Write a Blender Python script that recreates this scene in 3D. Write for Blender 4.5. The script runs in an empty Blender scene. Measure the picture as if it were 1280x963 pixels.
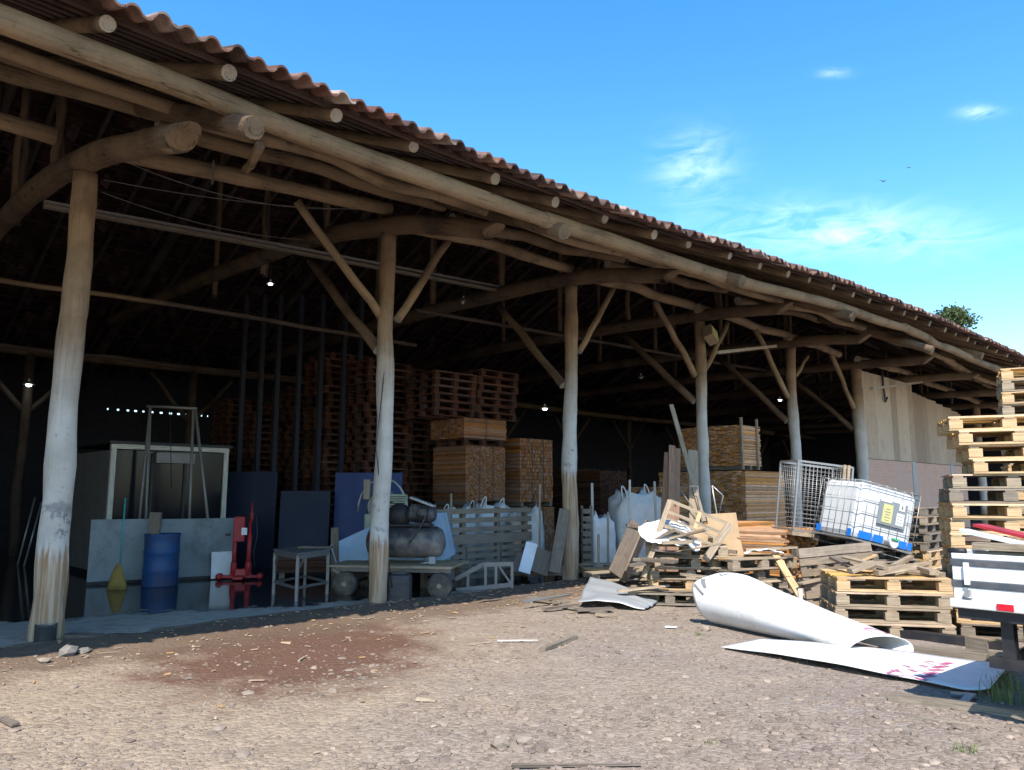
import bpy, math, random
from mathutils import Vector, Matrix, noise
random.seed(7)
PI=math.pi; R=math.radians
scene=bpy.context.scene
COL=scene.collection
# ------------------------------------------------------------------ camera model and coordinates
F=967.0; PIT=R(8.0); H=1.6; A=R(45.6)
CAM=Vector((0,0,H))
def ray(x,y):
    r=(x-640)/F; u=-(y-481.5)/F
    return Vector((r, math.cos(PIT)-u*math.sin(PIT), math.sin(PIT)+u*math.cos(PIT)))
def g(x,y,z=0.0):
    d=ray(x,y); return CAM+d*((z-H)/d.z)
def aY(x,y,Y):
    d=ray(x,y); return CAM+d*(Y/d.y)
U=Vector((math.sin(A),math.cos(A),0)); N=Vector((-math.cos(A),math.sin(A),0))
B0=g(57,803)
RZ=PI/2-A
def W(s,t,z=0.0): return B0+U*s+N*t+Vector((0,0,z))
def ST(P):
    q=P-B0; return q.dot(U), q.dot(N)
def aT(x,y,t):
    d=ray(x,y); k=(B0+N*t-CAM).dot(N)/d.dot(N); return CAM+d*k
def aS(x,y,s):
    d=ray(x,y); k=(B0+U*s-CAM).dot(U)/d.dot(U); return CAM+d*k
def rotz(a): return Matrix.Rotation(a,4,'Z')
def fbm(p,o=4): return noise.fractal(p,1.0,2.0,o)
# ------------------------------------------------------------------ materials
def newmat(name):
    m=bpy.data.materials.new(name); m.use_nodes=True
    nt=m.node_tree; b=nt.nodes['Principled BSDF']; return m,nt,b
class NT:
    def __init__(s,nt): s.nt=nt
    def n(s,t,**k):
        x=s.nt.nodes.new(t)
        for a,v in k.items(): setattr(x,a,v)
        return x
    def l(s,a,b): s.nt.links.new(a,b)
    def val(s,sock,v):
        if hasattr(v,'is_linked') or hasattr(v,'links'): s.l(v,sock)
        else: sock.default_value=v
    def math(s,op,a,b=None,c=None,clamp=False):
        x=s.n('ShaderNodeMath',operation=op); x.use_clamp=clamp
        s.val(x.inputs[0],a)
        if b is not None: s.val(x.inputs[1],b)
        if c is not None: s.val(x.inputs[2],c)
        return x.outputs[0]
    def noise(s,vec,scale,detail=4,rough=.55,dist=0):
        x=s.n('ShaderNodeTexNoise'); s.l(vec,x.inputs['Vector'])
        x.inputs['Scale'].default_value=scale; x.inputs['Detail'].default_value=detail
        x.inputs['Roughness'].default_value=rough; x.inputs['Distortion'].default_value=dist
        return x.outputs[0]
    def ramp(s,f,*st):
        x=s.n('ShaderNodeValToRGB'); s.l(f,x.inputs[0]); cr=x.color_ramp
        while len(cr.elements)<len(st): cr.elements.new(.5)
        for e,(p,c) in zip(cr.elements,st):
            e.position=p; e.color=(c,c,c,1) if isinstance(c,(int,float)) else (*c,1)
        return x.outputs[0]
    def mix(s,f,a,b,bt='MIX'):
        x=s.n('ShaderNodeMix',data_type='RGBA',blend_type=bt)
        s.val(x.inputs[0],f)
        for i,v in ((6,a),(7,b)):
            if isinstance(v,tuple): x.inputs[i].default_value=(*v,1)
            else: s.l(v,x.inputs[i])
        return x.outputs[2]
    def mapping(s,vec,scale):
        x=s.n('ShaderNodeMapping'); s.l(vec,x.inputs[0]); x.inputs['Scale'].default_value=scale
        return x.outputs[0]
    def bump(s,h,strength,dist,b):
        x=s.n('ShaderNodeBump'); s.l(h,x.inputs['Height']); x.inputs['Strength'].default_value=strength
        x.inputs['Distance'].default_value=dist; s.l(x.outputs[0],b.inputs['Normal'])
def tc(k,out='Object'): return k.n('ShaderNodeTexCoord').outputs[out]
def wood(name,c,var=.25,dirt=.35,gray=None,grain=1.0):
    m,nt,b=newmat(name); k=NT(nt)
    uv=tc(k,'UV'); ob=tc(k,'Object'); geo=k.n('ShaderNodeNewGeometry')
    gr=k.noise(k.mapping(uv,(1.5,38*grain,1)),2.0,5,.6,.4)
    st=k.noise(ob,2.2,4)
    isl=geo.outputs['Random Per Island']
    hs=k.n('ShaderNodeHueSaturation'); hs.inputs['Color'].default_value=(*c,1)
    k.val(hs.inputs['Value'],k.math('MULTIPLY_ADD',isl,var*2,1-var))
    k.val(hs.inputs['Saturation'],k.math('MULTIPLY_ADD',k.math('FRACT',k.math('MULTIPLY',isl,7.31)),.5,.75))
    col=hs.outputs[0]
    if gray: col=k.mix(k.ramp(k.math('ADD',k.math('MULTIPLY',st,.6),k.math('MULTIPLY',k.math('FRACT',k.math('MULTIPLY',isl,13.7)),.4)),(.38,0),(.62,1)),col,gray)
    col=k.mix(1.0,col,k.ramp(gr,(.3,.5),(.6,1.0),(.8,1.12)),'MULTIPLY')
    col=k.mix(k.ramp(k.noise(ob,6,5,.7),(.5,0),(.75,dirt)),col,(c[0]*.25,c[1]*.22,c[2]*.22))
    k.l(col,b.inputs['Base Color']); b.inputs['Roughness'].default_value=.85
    b.inputs['Specular IOR Level'].default_value=.2
    k.bump(gr,.35,.004,b)
    return m
def logmat(name,c,dark,blotch=.5):
    m,nt,b=newmat(name); k=NT(nt)
    uv=tc(k,'UV'); ob=tc(k,'Object'); geo=k.n('ShaderNodeNewGeometry')
    gr=k.noise(k.mapping(uv,(.8,14,1)),2.2,6,.65,.6)
    st=k.noise(ob,1.3,5,.6)
    fine=k.noise(ob,22,4,.7)
    hs=k.n('ShaderNodeHueSaturation'); hs.inputs['Color'].default_value=(*c,1)
    k.val(hs.inputs['Value'],k.math('MULTIPLY_ADD',geo.outputs['Random Per Island'],.5,.75))
    col=k.mix(k.ramp(st,(.42,0),(.68,blotch)),hs.outputs[0],dark)
    col=k.mix(1.0,col,k.ramp(gr,(.28,.4),(.42,.95),(.8,1.12)),'MULTIPLY')
    col=k.mix(k.ramp(fine,(.58,0),(.72,.5)),col,(dark[0]*.6,dark[1]*.6,dark[2]*.6))
    vk=k.n('ShaderNodeTexVoronoi'); k.l(k.mapping(uv,(1.5,3.2,1)),vk.inputs['Vector']); vk.inputs['Scale'].default_value=1.0
    kn=k.math('MULTIPLY',k.ramp(vk.outputs['Distance'],(.05,1),(.11,0)),k.math('GREATER_THAN',vk.outputs['Color'],.45))
    col=k.mix(k.math('MULTIPLY',kn,.8),col,(dark[0]*.4,dark[1]*.4,dark[2]*.4))
    cr=k.noise(k.mapping(uv,(.55,11,1)),1.6,3,.5,.8); crk=k.ramp(k.math('ABSOLUTE',k.math('SUBTRACT',cr,.5)),(.0,1),(.018,0))
    crk=k.math('MULTIPLY',crk,k.ramp(st,(.45,0),(.6,1)))
    col=k.mix(k.math('MULTIPLY',crk,.85),col,(dark[0]*.25,dark[1]*.25,dark[2]*.25))
    k.l(col,b.inputs['Base Color']); b.inputs['Roughness'].default_value=.9
    b.inputs['Specular IOR Level'].default_value=.15
    h=k.math('ADD',gr,k.math('MULTIPLY',st,1.2)); k.bump(h,.6,.02,b)
    return m
def postmat(name):
    m,nt,b=newmat(name); k=NT(nt)
    uv=tc(k,'UV'); geo=k.n('ShaderNodeNewGeometry'); pos=geo.outputs['Position']
    z=k.n('ShaderNodeSeparateXYZ'); k.l(pos,z.inputs[0]); z=z.outputs[2]
    at=k.n('ShaderNodeAttribute',attribute_type='OBJECT',attribute_name='paint_low'); lo=at.outputs['Fac']
    at2=k.n('ShaderNodeAttribute',attribute_type='OBJECT',attribute_name='paint_high'); hi=at2.outputs['Fac']
    oi=k.n('ShaderNodeObjectInfo'); va=k.n('ShaderNodeVectorMath',operation='ADD'); k.l(pos,va.inputs[0]); vs_=k.n('ShaderNodeVectorMath',operation='SCALE'); vs_.inputs[0].default_value=(37,19,0); k.l(oi.outputs['Random'],vs_.inputs['Scale']); k.l(vs_.outputs[0],va.inputs[1]); pos=va.outputs[0]
    gr=k.noise(k.mapping(uv,(.8,16,1)),2.0,6,.65,.5)
    bl=k.noise(pos,2.6,5,.6); fn=k.noise(pos,18,4,.7)
    streak=k.noise(k.mapping(uv,(.5,9,1)),2.5,4,.6)
    wd=k.mix(k.ramp(bl,(.4,0),(.65,.7)),(.29,.20,.125),(.16,.105,.065))
    wd=k.mix(1.0,wd,k.ramp(gr,(.28,.45),(.42,.95),(.8,1.1)),'MULTIPLY')
    white=k.mix(k.ramp(bl,(.4,0),(.7,.55)),(.52,.49,.44),(.33,.30,.255))
    white=k.mix(k.ramp(fn,(.6,0),(.72,.6)),white,(.25,.2,.15))
    rust=k.mix(k.ramp(streak,(.42,0),(.6,1)),(.31,.195,.11),(.45,.35,.245))
    zz=k.math('ADD',z,k.math('MULTIPLY_ADD',streak,.9,-.45))
    up=k.math('SUBTRACT',zz,hi); mu=k.ramp(k.math('MULTIPLY_ADD',up,.55,.5),(.2,0),(.8,1))
    dn=k.math('SUBTRACT',lo,zz); md=k.ramp(k.math('MULTIPLY_ADD',dn,2.5,.5),(.35,0),(.65,1))
    col=k.mix(mu,white,wd); col=k.mix(md,col,rust)
    # scuff band of dark tar smears
    band=k.math('MULTIPLY',k.ramp(k.noise(pos,4.5,5,.7),(.53,0),(.62,1)),k.math('SUBTRACT',1,k.math('MULTIPLY',k.math('ABSOLUTE',k.math('SUBTRACT',k.math('SUBTRACT',z,lo),.35)),2.2),clamp=True))
    band=k.math('MAXIMUM',band,0.0)
    col=k.mix(k.math('MULTIPLY',band,.75),col,(.06,.065,.09))
    k.l(col,b.inputs['Base Color']); b.inputs['Roughness'].default_value=.85
    b.inputs['Specular IOR Level'].default_value=.2
    k.bump(k.math('ADD',gr,k.math('MULTIPLY',bl,1.5)),.5,.02,b)
    return m
def paint(name,c,rough=.5,dirt=(.12,.09,.07),amt=.4,metal=0,scale=5,spec=.4,bump=.15):
    m,nt,b=newmat(name); k=NT(nt); ob=tc(k,'Object')
    n1=k.noise(ob,scale,6,.65); n2=k.noise(ob,scale*7,4,.7)
    col=k.mix(k.ramp(n1,(.45,0),(.75,amt)),c,dirt)
    col=k.mix(k.ramp(n2,(.58,0),(.75,amt*.8)),col,tuple(x*.6 for x in dirt))
    k.l(col,b.inputs['Base Color'])
    k.val(b.inputs['Roughness'],k.math('MULTIPLY_ADD',n1,.3,rough-.12))
    b.inputs['Metallic'].default_value=metal; b.inputs['Specular IOR Level'].default_value=spec
    k.bump(n2,bump,.004,b)
    return m
def emit(name,c,s):
    m,nt,b=newmat(name); b.inputs['Emission Color'].default_value=(*c,1); b.inputs['Emission Strength'].default_value=s
    b.inputs['Base Color'].default_value=(.8,.8,.8,1); return m
M={}
M['log_pale']=logmat('pale_log',(.27,.192,.118),(.115,.08,.05),.65)
M['log_dark']=logmat('dark_log',(.16,.108,.07),(.06,.042,.034),.8)
M['log_mid']=logmat('mid_log',(.20,.138,.085),(.075,.052,.037),.7)
M['log_in']=logmat('shaded_log',(.105,.08,.066),(.045,.035,.034),.7)  # darker log copy: interior shade put into the colour
M['cut']=logmat('sawn_end',(.40,.36,.30),(.18,.15,.12),.5)
M['post']=postmat('whitewashed_post')
M['wood_yellow']=wood('fresh_pine',(.58,.37,.165),.22,.3)
M['wood_tan']=wood('dusty_pine',(.47,.32,.185),.28,.4,(.38,.30,.21))
M['wood_grey']=wood('weathered_wood',(.285,.22,.155),.3,.45,(.235,.195,.15))
M['wood_brown']=wood('brown_plank',(.235,.155,.10),.25,.45,(.2,.16,.125))
M['wood_red']=wood('reddish_plank',(.31,.17,.095),.2,.3)
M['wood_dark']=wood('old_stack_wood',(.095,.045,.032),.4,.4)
M['wood_white']=wood('pale_board',(.62,.58,.5),.1,.2)
M['lumber']=wood('sawn_lumber',(.33,.16,.085),.35,.35)
M['lumber_rough']=wood('rough_lumber',(.60,.325,.16),.45,.35)
M['osb']=paint('hardboard',(.42,.29,.165),.8,(.25,.17,.1),.4)
M['steel_grey']=paint('grey_steel',(.22,.21,.20),.5,(.2,.12,.07),.5,.3)
M['galv']=paint('galvanised_steel',(.36,.36,.35),.4,(.3,.27,.23),.4,.6)
M['steel_dark']=paint('black_steel',(.022,.022,.026),.5,(.09,.075,.06),.4,.2)
M['white_paint']=paint('white_enamel',(.74,.74,.73),.35,(.38,.34,.29),.45,0,3)
M['rail_dark']=paint('dark_tailgate_rail',(.075,.085,.10),.4,(.25,.22,.19),.5,.3)
M['white_sheet']=paint('white_sheet',(.72,.73,.74),.4,(.45,.40,.32),.6,0,1.6)
M['zinc']=paint('zinc_sheet',(.36,.38,.39),.5,(.3,.28,.24),.35,.35,4)
M['board_pale']=paint('pale_panel',(.21,.245,.26),.5,(.07,.065,.06),.75,0,2.2)
M['blue_drum']=paint('blue_drum_paint',(.015,.07,.20),.5,(.085,.055,.04),.9,0,2.6)
M['blue_panel']=paint('blue_panel_paint',(.003,.028,.135),.5,(.02,.025,.06),.5,0,2)
M['blue_dark']=paint('dark_blue_board',(.005,.012,.035),.6,(.01,.015,.04),.5,0,2)
M['wall_dark']=wood('shaded_boarding',(.03,.032,.05),.25,.4)  # dark navy of the interior shade painted into the wall colour
M['batten_dark']=wood('dark_batten',(.075,.052,.042),.3,.4)  # plain dark brown for the roof battens
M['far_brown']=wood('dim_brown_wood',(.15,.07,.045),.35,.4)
M['stud_dark']=paint('dark_stud',(.022,.024,.035),.8,(.03,.03,.04),.5)  # navy tint of the shaded interior put into the stud colour
M['lightblue']=paint('light_blue_steel',(.30,.46,.62),.45,(.25,.23,.2),.35)
M['red']=paint('red_enamel',(.40,.02,.025),.45,(.07,.03,.03),.7)
M['teal']=paint('teal_plastic',(.03,.33,.34),.4)
M['straw']=paint('broom_straw',(.27,.19,.05),.9,(.12,.08,.03),.7)
M['black']=paint('black_plastic',(.035,.036,.04),.45,(.12,.1,.085),.4)
M['tank']=paint('black_tank_paint',(.045,.045,.05),.4,(.38,.32,.26),.85,0,2.2)
M['rubble']=paint('rubble',(.20,.18,.16),.9,(.12,.1,.085),.6,0,4,.2,.6)
M['rubber']=paint('dusty_rubber',(.07,.06,.05),.8,(.30,.23,.16),.8,0,4)
M['dustwood']=wood('dusty_platform',(.40,.31,.2),.15,.4)
M['greenish']=paint('pale_green_machine',(.38,.40,.28),.5,(.2,.17,.12),.45)
M['bag']=paint('woven_bag',(.70,.69,.66),.8,(.36,.34,.31),.5,0,4,.2,.4)
M['tarp']=paint('white_tarp',(.75,.75,.74),.6,(.45,.41,.36),.35,0,4)
M['plastic']=paint('cloudy_plastic',(.62,.64,.65),.35,(.6,.6,.58),.2,0,2)
M['label_blue']=paint('blue_plate',(.01,.17,.62),.35,(.05,.1,.2),.2)
M['label_grey']=paint('grey_plate',(.22,.25,.27),.5,(.3,.3,.3),.3)
M['sticker_yellow']=paint('yellow_sticker',(.62,.58,.25),.5,(.3,.3,.25),.5,0,14)
M['green']=paint('green_plastic',(.03,.42,.2),.4)
M['crimson']=paint('crimson_print',(.42,.07,.18),.5,(.75,.6,.66),.8,0,9)
M['print_grey']=paint('grey_print',(.2,.21,.22),.5)
M['tail_red']=paint('red_lens',(.62,.01,.03),.2,(.3,.02,.02),.2)
M['brick']=None
M['concrete_old']=paint('old_concrete',(.42,.41,.39),.85,(.25,.23,.2),.5)
M['leaf']=paint('tree_leaf',(.07,.10,.03),.7,(.03,.05,.015),.5,0,1)
M['grass']=paint('grass_blade',(.13,.17,.05),.7,(.22,.19,.08),.5,0,9)
M['bird']=paint('bird_plumage',(.02,.02,.02),.7)
M['stone']=paint('stone',(.27,.215,.165),.9,(.17,.145,.13),.6,0,3,.2,.6)
M['glass']=newmat('dark_glass')[0]
_b=M['glass'].node_tree.nodes['Principled BSDF']; _b.inputs['Base Color'].default_value=(.008,.009,.014,1); _b.inputs['Roughness'].default_value=.15; _b.inputs['Specular IOR Level'].default_value=.25
M['lamp']=emit('lit_lamp',(.85,.95,1.0),9)
def brickmat():
    m,nt,b=newmat('brick'); k=NT(nt); uv=tc(k,'UV')
    x=k.n('ShaderNodeTexBrick'); k.l(uv,x.inputs['Vector']); x.inputs['Scale'].default_value=1
    x.inputs['Brick Width'].default_value=.24; x.inputs['Row Height'].default_value=.1; x.inputs['Mortar Size'].default_value=.012
    x.inputs['Color1'].default_value=(.58,.33,.23,1); x.inputs['Color2'].default_value=(.52,.285,.195,1); x.inputs['Mortar'].default_value=(.48,.36,.28,1)
    ob=tc(k,'Object'); col=k.mix(k.ramp(k.noise(ob,1.2,5,.6),(.4,0),(.7,.5)),x.outputs[0],(.43,.35,.31))
    k.l(col,b.inputs['Base Color']); b.inputs['Roughness'].default_value=.9
    k.bump(x.outputs[1],-.4,.01,b); return m
M['brick']=brickmat()
def sidingmat():
    m,nt,b=newmat('board_siding'); k=NT(nt); uv=tc(k,'UV'); ob=tc(k,'Object'); geo=k.n('ShaderNodeNewGeometry')
    isl=geo.outputs['Random Per Island']
    gr=k.noise(k.mapping(uv,(1,20,1)),2,5,.6,.3)
    col=k.ramp(isl,(.0,(.22,.15,.10)),(.25,(.38,.28,.19)),(.6,(.49,.375,.265)),(1,(.53,.42,.30)))
    col=k.mix(1.0,col,k.ramp(gr,(.3,.7),(.6,1.0)),'MULTIPLY')
    col=k.mix(k.ramp(k.noise(ob,3,4),(.55,0),(.75,.4)),col,(.2,.15,.12))
    k.l(col,b.inputs['Base Color']); b.inputs['Roughness'].default_value=.9; return m
M['siding']=sidingmat()
def tilemat():
    m,nt,b=newmat('clay_tile'); k=NT(nt); ob=tc(k,'Object'); geo=k.n('ShaderNodeNewGeometry')
    isl=geo.outputs['Random Per Island']
    uv=tc(k,'UV')
    wn=k.n('ShaderNodeTexWhiteNoise',noise_dimensions='2D'); fl=k.n('ShaderNodeVectorMath',operation='FLOOR'); k.l(uv,fl.inputs[0]); k.l(fl.outputs[0],wn.inputs['Vector'])
    col=k.ramp(wn.outputs[0],(0,(.04,.026,.025)),(.3,(.10,.047,.036)),(.65,(.17,.085,.06)),(.88,(.22,.14,.11)),(1,(.36,.28,.24)))
    col=k.mix(k.ramp(k.noise(ob,1.6,6,.7),(.42,0),(.66,.75)),col,(.06,.046,.042))
    col=k.mix(k.ramp(k.noise(ob,26,3,.7),(.58,0),(.72,.5)),col,(.30,.26,.22))
    col=k.mix(geo.outputs['Backfacing'],col,k.mix(1.0,col,(.42,.34,.40),'MULTIPLY'))  # underside darkened and purpled: roof shade put into the tile colour
    k.l(col,b.inputs['Base Color']); b.inputs['Roughness'].default_value=.85; b.inputs['Specular IOR Level'].default_value=.2
    return m
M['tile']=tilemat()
def st_nodes(k):
    geo=k.n('ShaderNodeNewGeometry'); pos=geo.outputs['Position']
    def dot(v,off):
        x=k.n('ShaderNodeVectorMath',operation='DOT_PRODUCT'); k.l(pos,x.inputs[0]); x.inputs[1].default_value=v
        return k.math('SUBTRACT',x.outputs['Value'],off)
    return pos,dot(U,B0.dot(U)),dot(N,B0.dot(N))
def groundmat():
    m,nt,b=newmat('gravel_ground'); k=NT(nt); pos,s,t=st_nodes(k)
    big=k.noise(pos,.35,5,.6); mid=k.noise(pos,2.2,6,.65); fine=k.noise(pos,30,6,.7)
    vor=k.n('ShaderNodeTexVoronoi'); k.l(pos,vor.inputs['Vector']); vor.inputs['Scale'].default_value=26
    vor2=k.n('ShaderNodeTexVoronoi'); k.l(pos,vor2.inputs['Vector']); vor2.inputs['Scale'].default_value=70
    sx=k.n('ShaderNodeSeparateXYZ'); k.l(pos,sx.inputs[0])
    # tan gravel to the left, grey-violet crushed rock to the right
    f=k.math('ADD',k.math('MULTIPLY',sx.outputs[0],.11),k.math('MULTIPLY_ADD',big,1.6,-.55))
    col=k.mix(k.ramp(f,(.0,0),(.55,1)),(.385,.298,.208),(.30,.247,.207))
    cell=k.ramp(vor.outputs['Color'],(0,.62),(.5,1.0),(1,1.3)); col=k.mix(.75,col,k.mix(1.0,col,cell,'MULTIPLY'))
    col=k.mix(k.ramp(vor2.outputs['Distance'],(.0,0),(.55,.3)),col,(.13,.10,.08))
    col=k.mix(k.ramp(mid,(.45,0),(.72,.55)),col,(.21,.155,.115))
    # reddish soil patch
    px=g(375,815); d=k.n('ShaderNodeVectorMath',operation='DISTANCE'); k.l(k.mapping(pos,(1,.75,1)),d.inputs[0]); d.inputs[1].default_value=(px.x,px.y*.75,0)
    pm=k.ramp(k.math('ADD',k.math('MULTIPLY',d.outputs['Value'],.55),k.math('MULTIPLY_ADD',mid,1.3,-.62)),(.55,1),(.98,0))
    col=k.mix(k.math('MULTIPLY',pm,.9),col,(.115,.056,.036))
    # damp dirt along the drip line
    dm=k.ramp(k.math('ADD',k.math('ABSOLUTE',k.math('ADD',t,1.0)),k.math('MULTIPLY_ADD',mid,1.8,-.9)),(.5,1),(1.35,0))
    col=k.mix(k.math('MULTIPLY',dm,.8),col,(.135,.09,.062))
    col=k.mix(k.ramp(fine,(.62,0),(.7,.5)),col,(.42,.37,.32))
    k.l(col,b.inputs['Base Color']); b.inputs['Roughness'].default_value=.95; b.inputs['Specular IOR Level'].default_value=.15
    h=k.math('ADD',k.math('MULTIPLY',fine,.5),k.math('ADD',k.math('MULTIPLY',vor.outputs['Distance'],-.8),k.math('MULTIPLY',vor2.outputs['Distance'],-.3)))
    k.bump(h,.7,.025,b); return m
M['ground']=groundmat()
def slabmat():
    m,nt,b=newmat('wet_concrete'); k=NT(nt); pos,s,t=st_nodes(k)
    n1=k.noise(pos,.9,6,.6); n2=k.noise(pos,7,5,.65)
    # the wet line runs nearer the edge further along the shed
    w=k.math('ADD',k.math('SUBTRACT',t,k.math('MULTIPLY_ADD',s,-.33,1.35)),k.math('MULTIPLY_ADD',n1,3.4,-1.7))
    w=k.math('ADD',w,k.math('MULTIPLY_ADD',n2,.5,-.25))
    wet=k.ramp(w,(.0,0),(.22,1))
    dry=k.mix(k.ramp(n2,(.4,0),(.7,1)),(.46,.41,.34),(.31,.27,.22))
    col=k.mix(wet,dry,(.035,.033,.032)); k.l(col,b.inputs['Base Color'])
    k.val(b.inputs['Roughness'],k.math('MULTIPLY_ADD',wet,-.80,k.math('MULTIPLY_ADD',n2,.16,.80)))
    k.bump(k.math('MULTIPLY',n2,k.math('SUBTRACT',1.0,wet)),.3,.01,b); return m
M['slab']=slabmat()
# ------------------------------------------------------------------ mesh builder
X3=Vector((1,0,0)); Z3=Vector((0,0,1))
class MB:
    def __init__(s): s.v=[];s.f=[];s.m=[];s.uv=[];s.sm=[]
    def face(s,vs,uv,mi=0,sm=False):
        s.f.append(vs); s.uv.append(uv); s.m.append(mi); s.sm.append(sm)
    def box(s,c,size,rot=None,mi=0,jit=0,taper=1):
        c=Vector(c); hx,hy,hz=[q/2 for q in size]; rot=rot or Matrix.Identity(3)
        if isinstance(rot,Matrix) and len(rot)==4: rot=rot.to_3x3()
        base=len(s.v)
        for x,y,z in ((-1,-1,-1),(1,-1,-1),(1,1,-1),(-1,1,-1),(-1,-1,1),(1,-1,1),(1,1,1),(-1,1,1)):
            tp=taper if z>0 else 1
            p=Vector((x*hx*tp,y*hy*tp,z*hz))
            if jit: p+=Vector((random.uniform(-jit,jit),random.uniform(-jit,jit),random.uniform(-jit,jit)))
            s.v.append(c+rot@p)
        ax=max(range(3),key=lambda i:size[i]); o1,o2=[i for i in range(3) if i!=ax]
        ou,ov=random.random()*9,random.random()*9
        loc=[(x*hx,y*hy,z*hz) for x,y,z in ((-1,-1,-1),(1,-1,-1),(1,1,-1),(-1,1,-1),(-1,-1,1),(1,-1,1),(1,1,1),(-1,1,1))]
        for q in ((0,3,2,1),(4,5,6,7),(0,1,5,4),(2,3,7,6),(1,2,6,5),(3,0,4,7)):
            uv=[(loc[i][ax]+ou, loc[i][o1]+loc[i][o2]*1.0+ov) for i in q]
            s.face([base+i for i in q],uv,mi)
        return s
    def beam(s,p0,p1,w,h,up=None,mi=0,jit=0):
        p0=Vector(p0);p1=Vector(p1); d=p1-p0; L=d.length
        if L<1e-5: return s
        x=d/L; up=Vector(up) if up else Z3
        y=up.cross(x)
        if y.length<1e-3: y=Vector((0,1,0)).cross(x)
        y.normalize(); z=x.cross(y)
        rot=Matrix((x,y,z)).transposed()
        return s.box((p0+p1)/2,(L,w,h),rot,mi,jit)
    def tube(s,pts,rad,n=10,mi=0,cap=None,wob=0,smooth=True,closed=False):
        pts=[Vector(p) for p in pts]; k=len(pts)
        if not hasattr(rad,'__len__'): rad=[rad]*k
        base=len(s.v); L=0; so=random.random()*50; fr=None
        for i,p in enumerate(pts):
            if closed: d=pts[(i+1)%k]-pts[i-1]
            else: d=pts[min(i+1,k-1)]-pts[max(i-1,0)]
            d.normalize()
            if fr is None:
                a=Z3 if abs(d.z)<.9 else X3
                fr=a.cross(d).normalized()
            fr=(fr-d*fr.dot(d)).normalized(); b=d.cross(fr)
            for j in range(n):
                th=2*PI*j/n; dv=fr*math.cos(th)+b*math.sin(th)
                r=rad[i]
                if wob: r*=1+wob*noise.noise(Vector((dv.x*1.2+so,dv.y*1.2+i*.45,dv.z*1.2)))
                s.v.append(p+dv*r)
        Ls=[0]
        for i in range(1,k): Ls.append(Ls[-1]+(pts[i]-pts[i-1]).length)
        if closed: Ls.append(Ls[-1]+(pts[0]-pts[-1]).length)
        rm=sum(rad)/k
        for i in range(k if closed else k-1):
            i2=(i+1)%k
            for j in range(n):
                j2=(j+1)%n
                u0,u1=Ls[i]+so,Ls[i+1]+so; v0,v1=2*PI*rm*j/n,2*PI*rm*(j+1)/n
                s.face([base+i*n+j,base+i*n+j2,base+i2*n+j2,base+i2*n+j],[(u0,v0),(u0,v1),(u1,v1),(u1,v0)],mi,smooth)
        if not closed:
            cm=mi if cap is None else cap
            for i,rev in ((0,True),(k-1,False)):
                idx=[base+i*n+j for j in range(n)]
                c=len(s.v); s.v.append(sum((s.v[q] for q in idx),Vector())/n)
                for j in range(n):
                    a_,b_=idx[j],idx[(j+1)%n]
                    tri=[c,b_,a_] if rev else [c,a_,b_]
                    s.face(tri,[(0,0),(.1,.03*j),(.1,.03*j+.03)],cm)
        return s
    def log(s,p0,p1,r0,r1,mi=0,cap=1,seg=10,n=12,bend=0.04,wob=.14,sag=0):
        p0=Vector(p0);p1=Vector(p1); d=p1-p0; L=d.length; so=Vector((random.random()*99,random.random()*99,0))
        a=d.cross(Z3)
        if a.length<1e-3: a=X3.copy()
        a.normalize(); b=d.normalized().cross(a)
        pts=[];rad=[]
        for i in range(seg+1):
            q=i/seg; e=math.sin(PI*q)
            pts.append(p0+d*q+a*bend*e*noise.noise(so+Vector((q*3,0,0)))*2+b*bend*e*noise.noise(so+Vector((0,q*3,5)))*2+Vector((0,0,sag*e)))
            rad.append((r0+(r1-r0)*q)*(1+.11*noise.noise(so+Vector((q*7,3,0)))))
        return s.tube(pts,rad,n,mi,cap,wob)
    def prism(s,poly,ex,mi=0):
        """poly: list of world points (planar), ex: extrusion vector"""
        n=len(poly); base=len(s.v); ex=Vector(ex)
        for p in poly: s.v.append(Vector(p))
        for p in poly: s.v.append(Vector(p)+ex)
        uv=[(p[0],p[2]) for p in poly]
        s.face([base+i for i in range(n)],uv,mi); s.face([base+n+i for i in reversed(range(n))],uv[::-1],mi)
        for i in range(n):
            j=(i+1)%n
            s.face([base+j,base+i,base+n+i,base+n+j],[(0,0),(1,0),(1,1),(0,1)],mi)
        return s
    def grid(s,fn,nu,nv,mi=0,sm=True,thick=0):
        base=len(s.v)
        P=[[Vector(fn(i/nu,j/nv)) for j in range(nv+1)] for i in range(nu+1)]
        def emitg(off,flip):
            b0=len(s.v)
            for i in range(nu+1):
                for j in range(nv+1):
                    if off:
                        du=P[min(i+1,nu)][j]-P[max(i-1,0)][j]; dv=P[i][min(j+1,nv)]-P[i][max(j-1,0)]
                        nn=du.cross(dv)
                        nn=nn.normalized() if nn.length>1e-9 else Z3
                        s.v.append(P[i][j]-nn*off)
                    else: s.v.append(P[i][j])
            for i in range(nu):
                for j in range(nv):
                    q=[b0+i*(nv+1)+j,b0+(i+1)*(nv+1)+j,b0+(i+1)*(nv+1)+j+1,b0+i*(nv+1)+j+1]
                    uv=[(i/nu,j/nv),((i+1)/nu,j/nv),((i+1)/nu,(j+1)/nv),(i/nu,(j+1)/nv)]
                    if flip: q.reverse(); uv.reverse()
                    s.face(q,uv,mi,sm)
            return b0
        b0=emitg(0,False)
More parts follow.
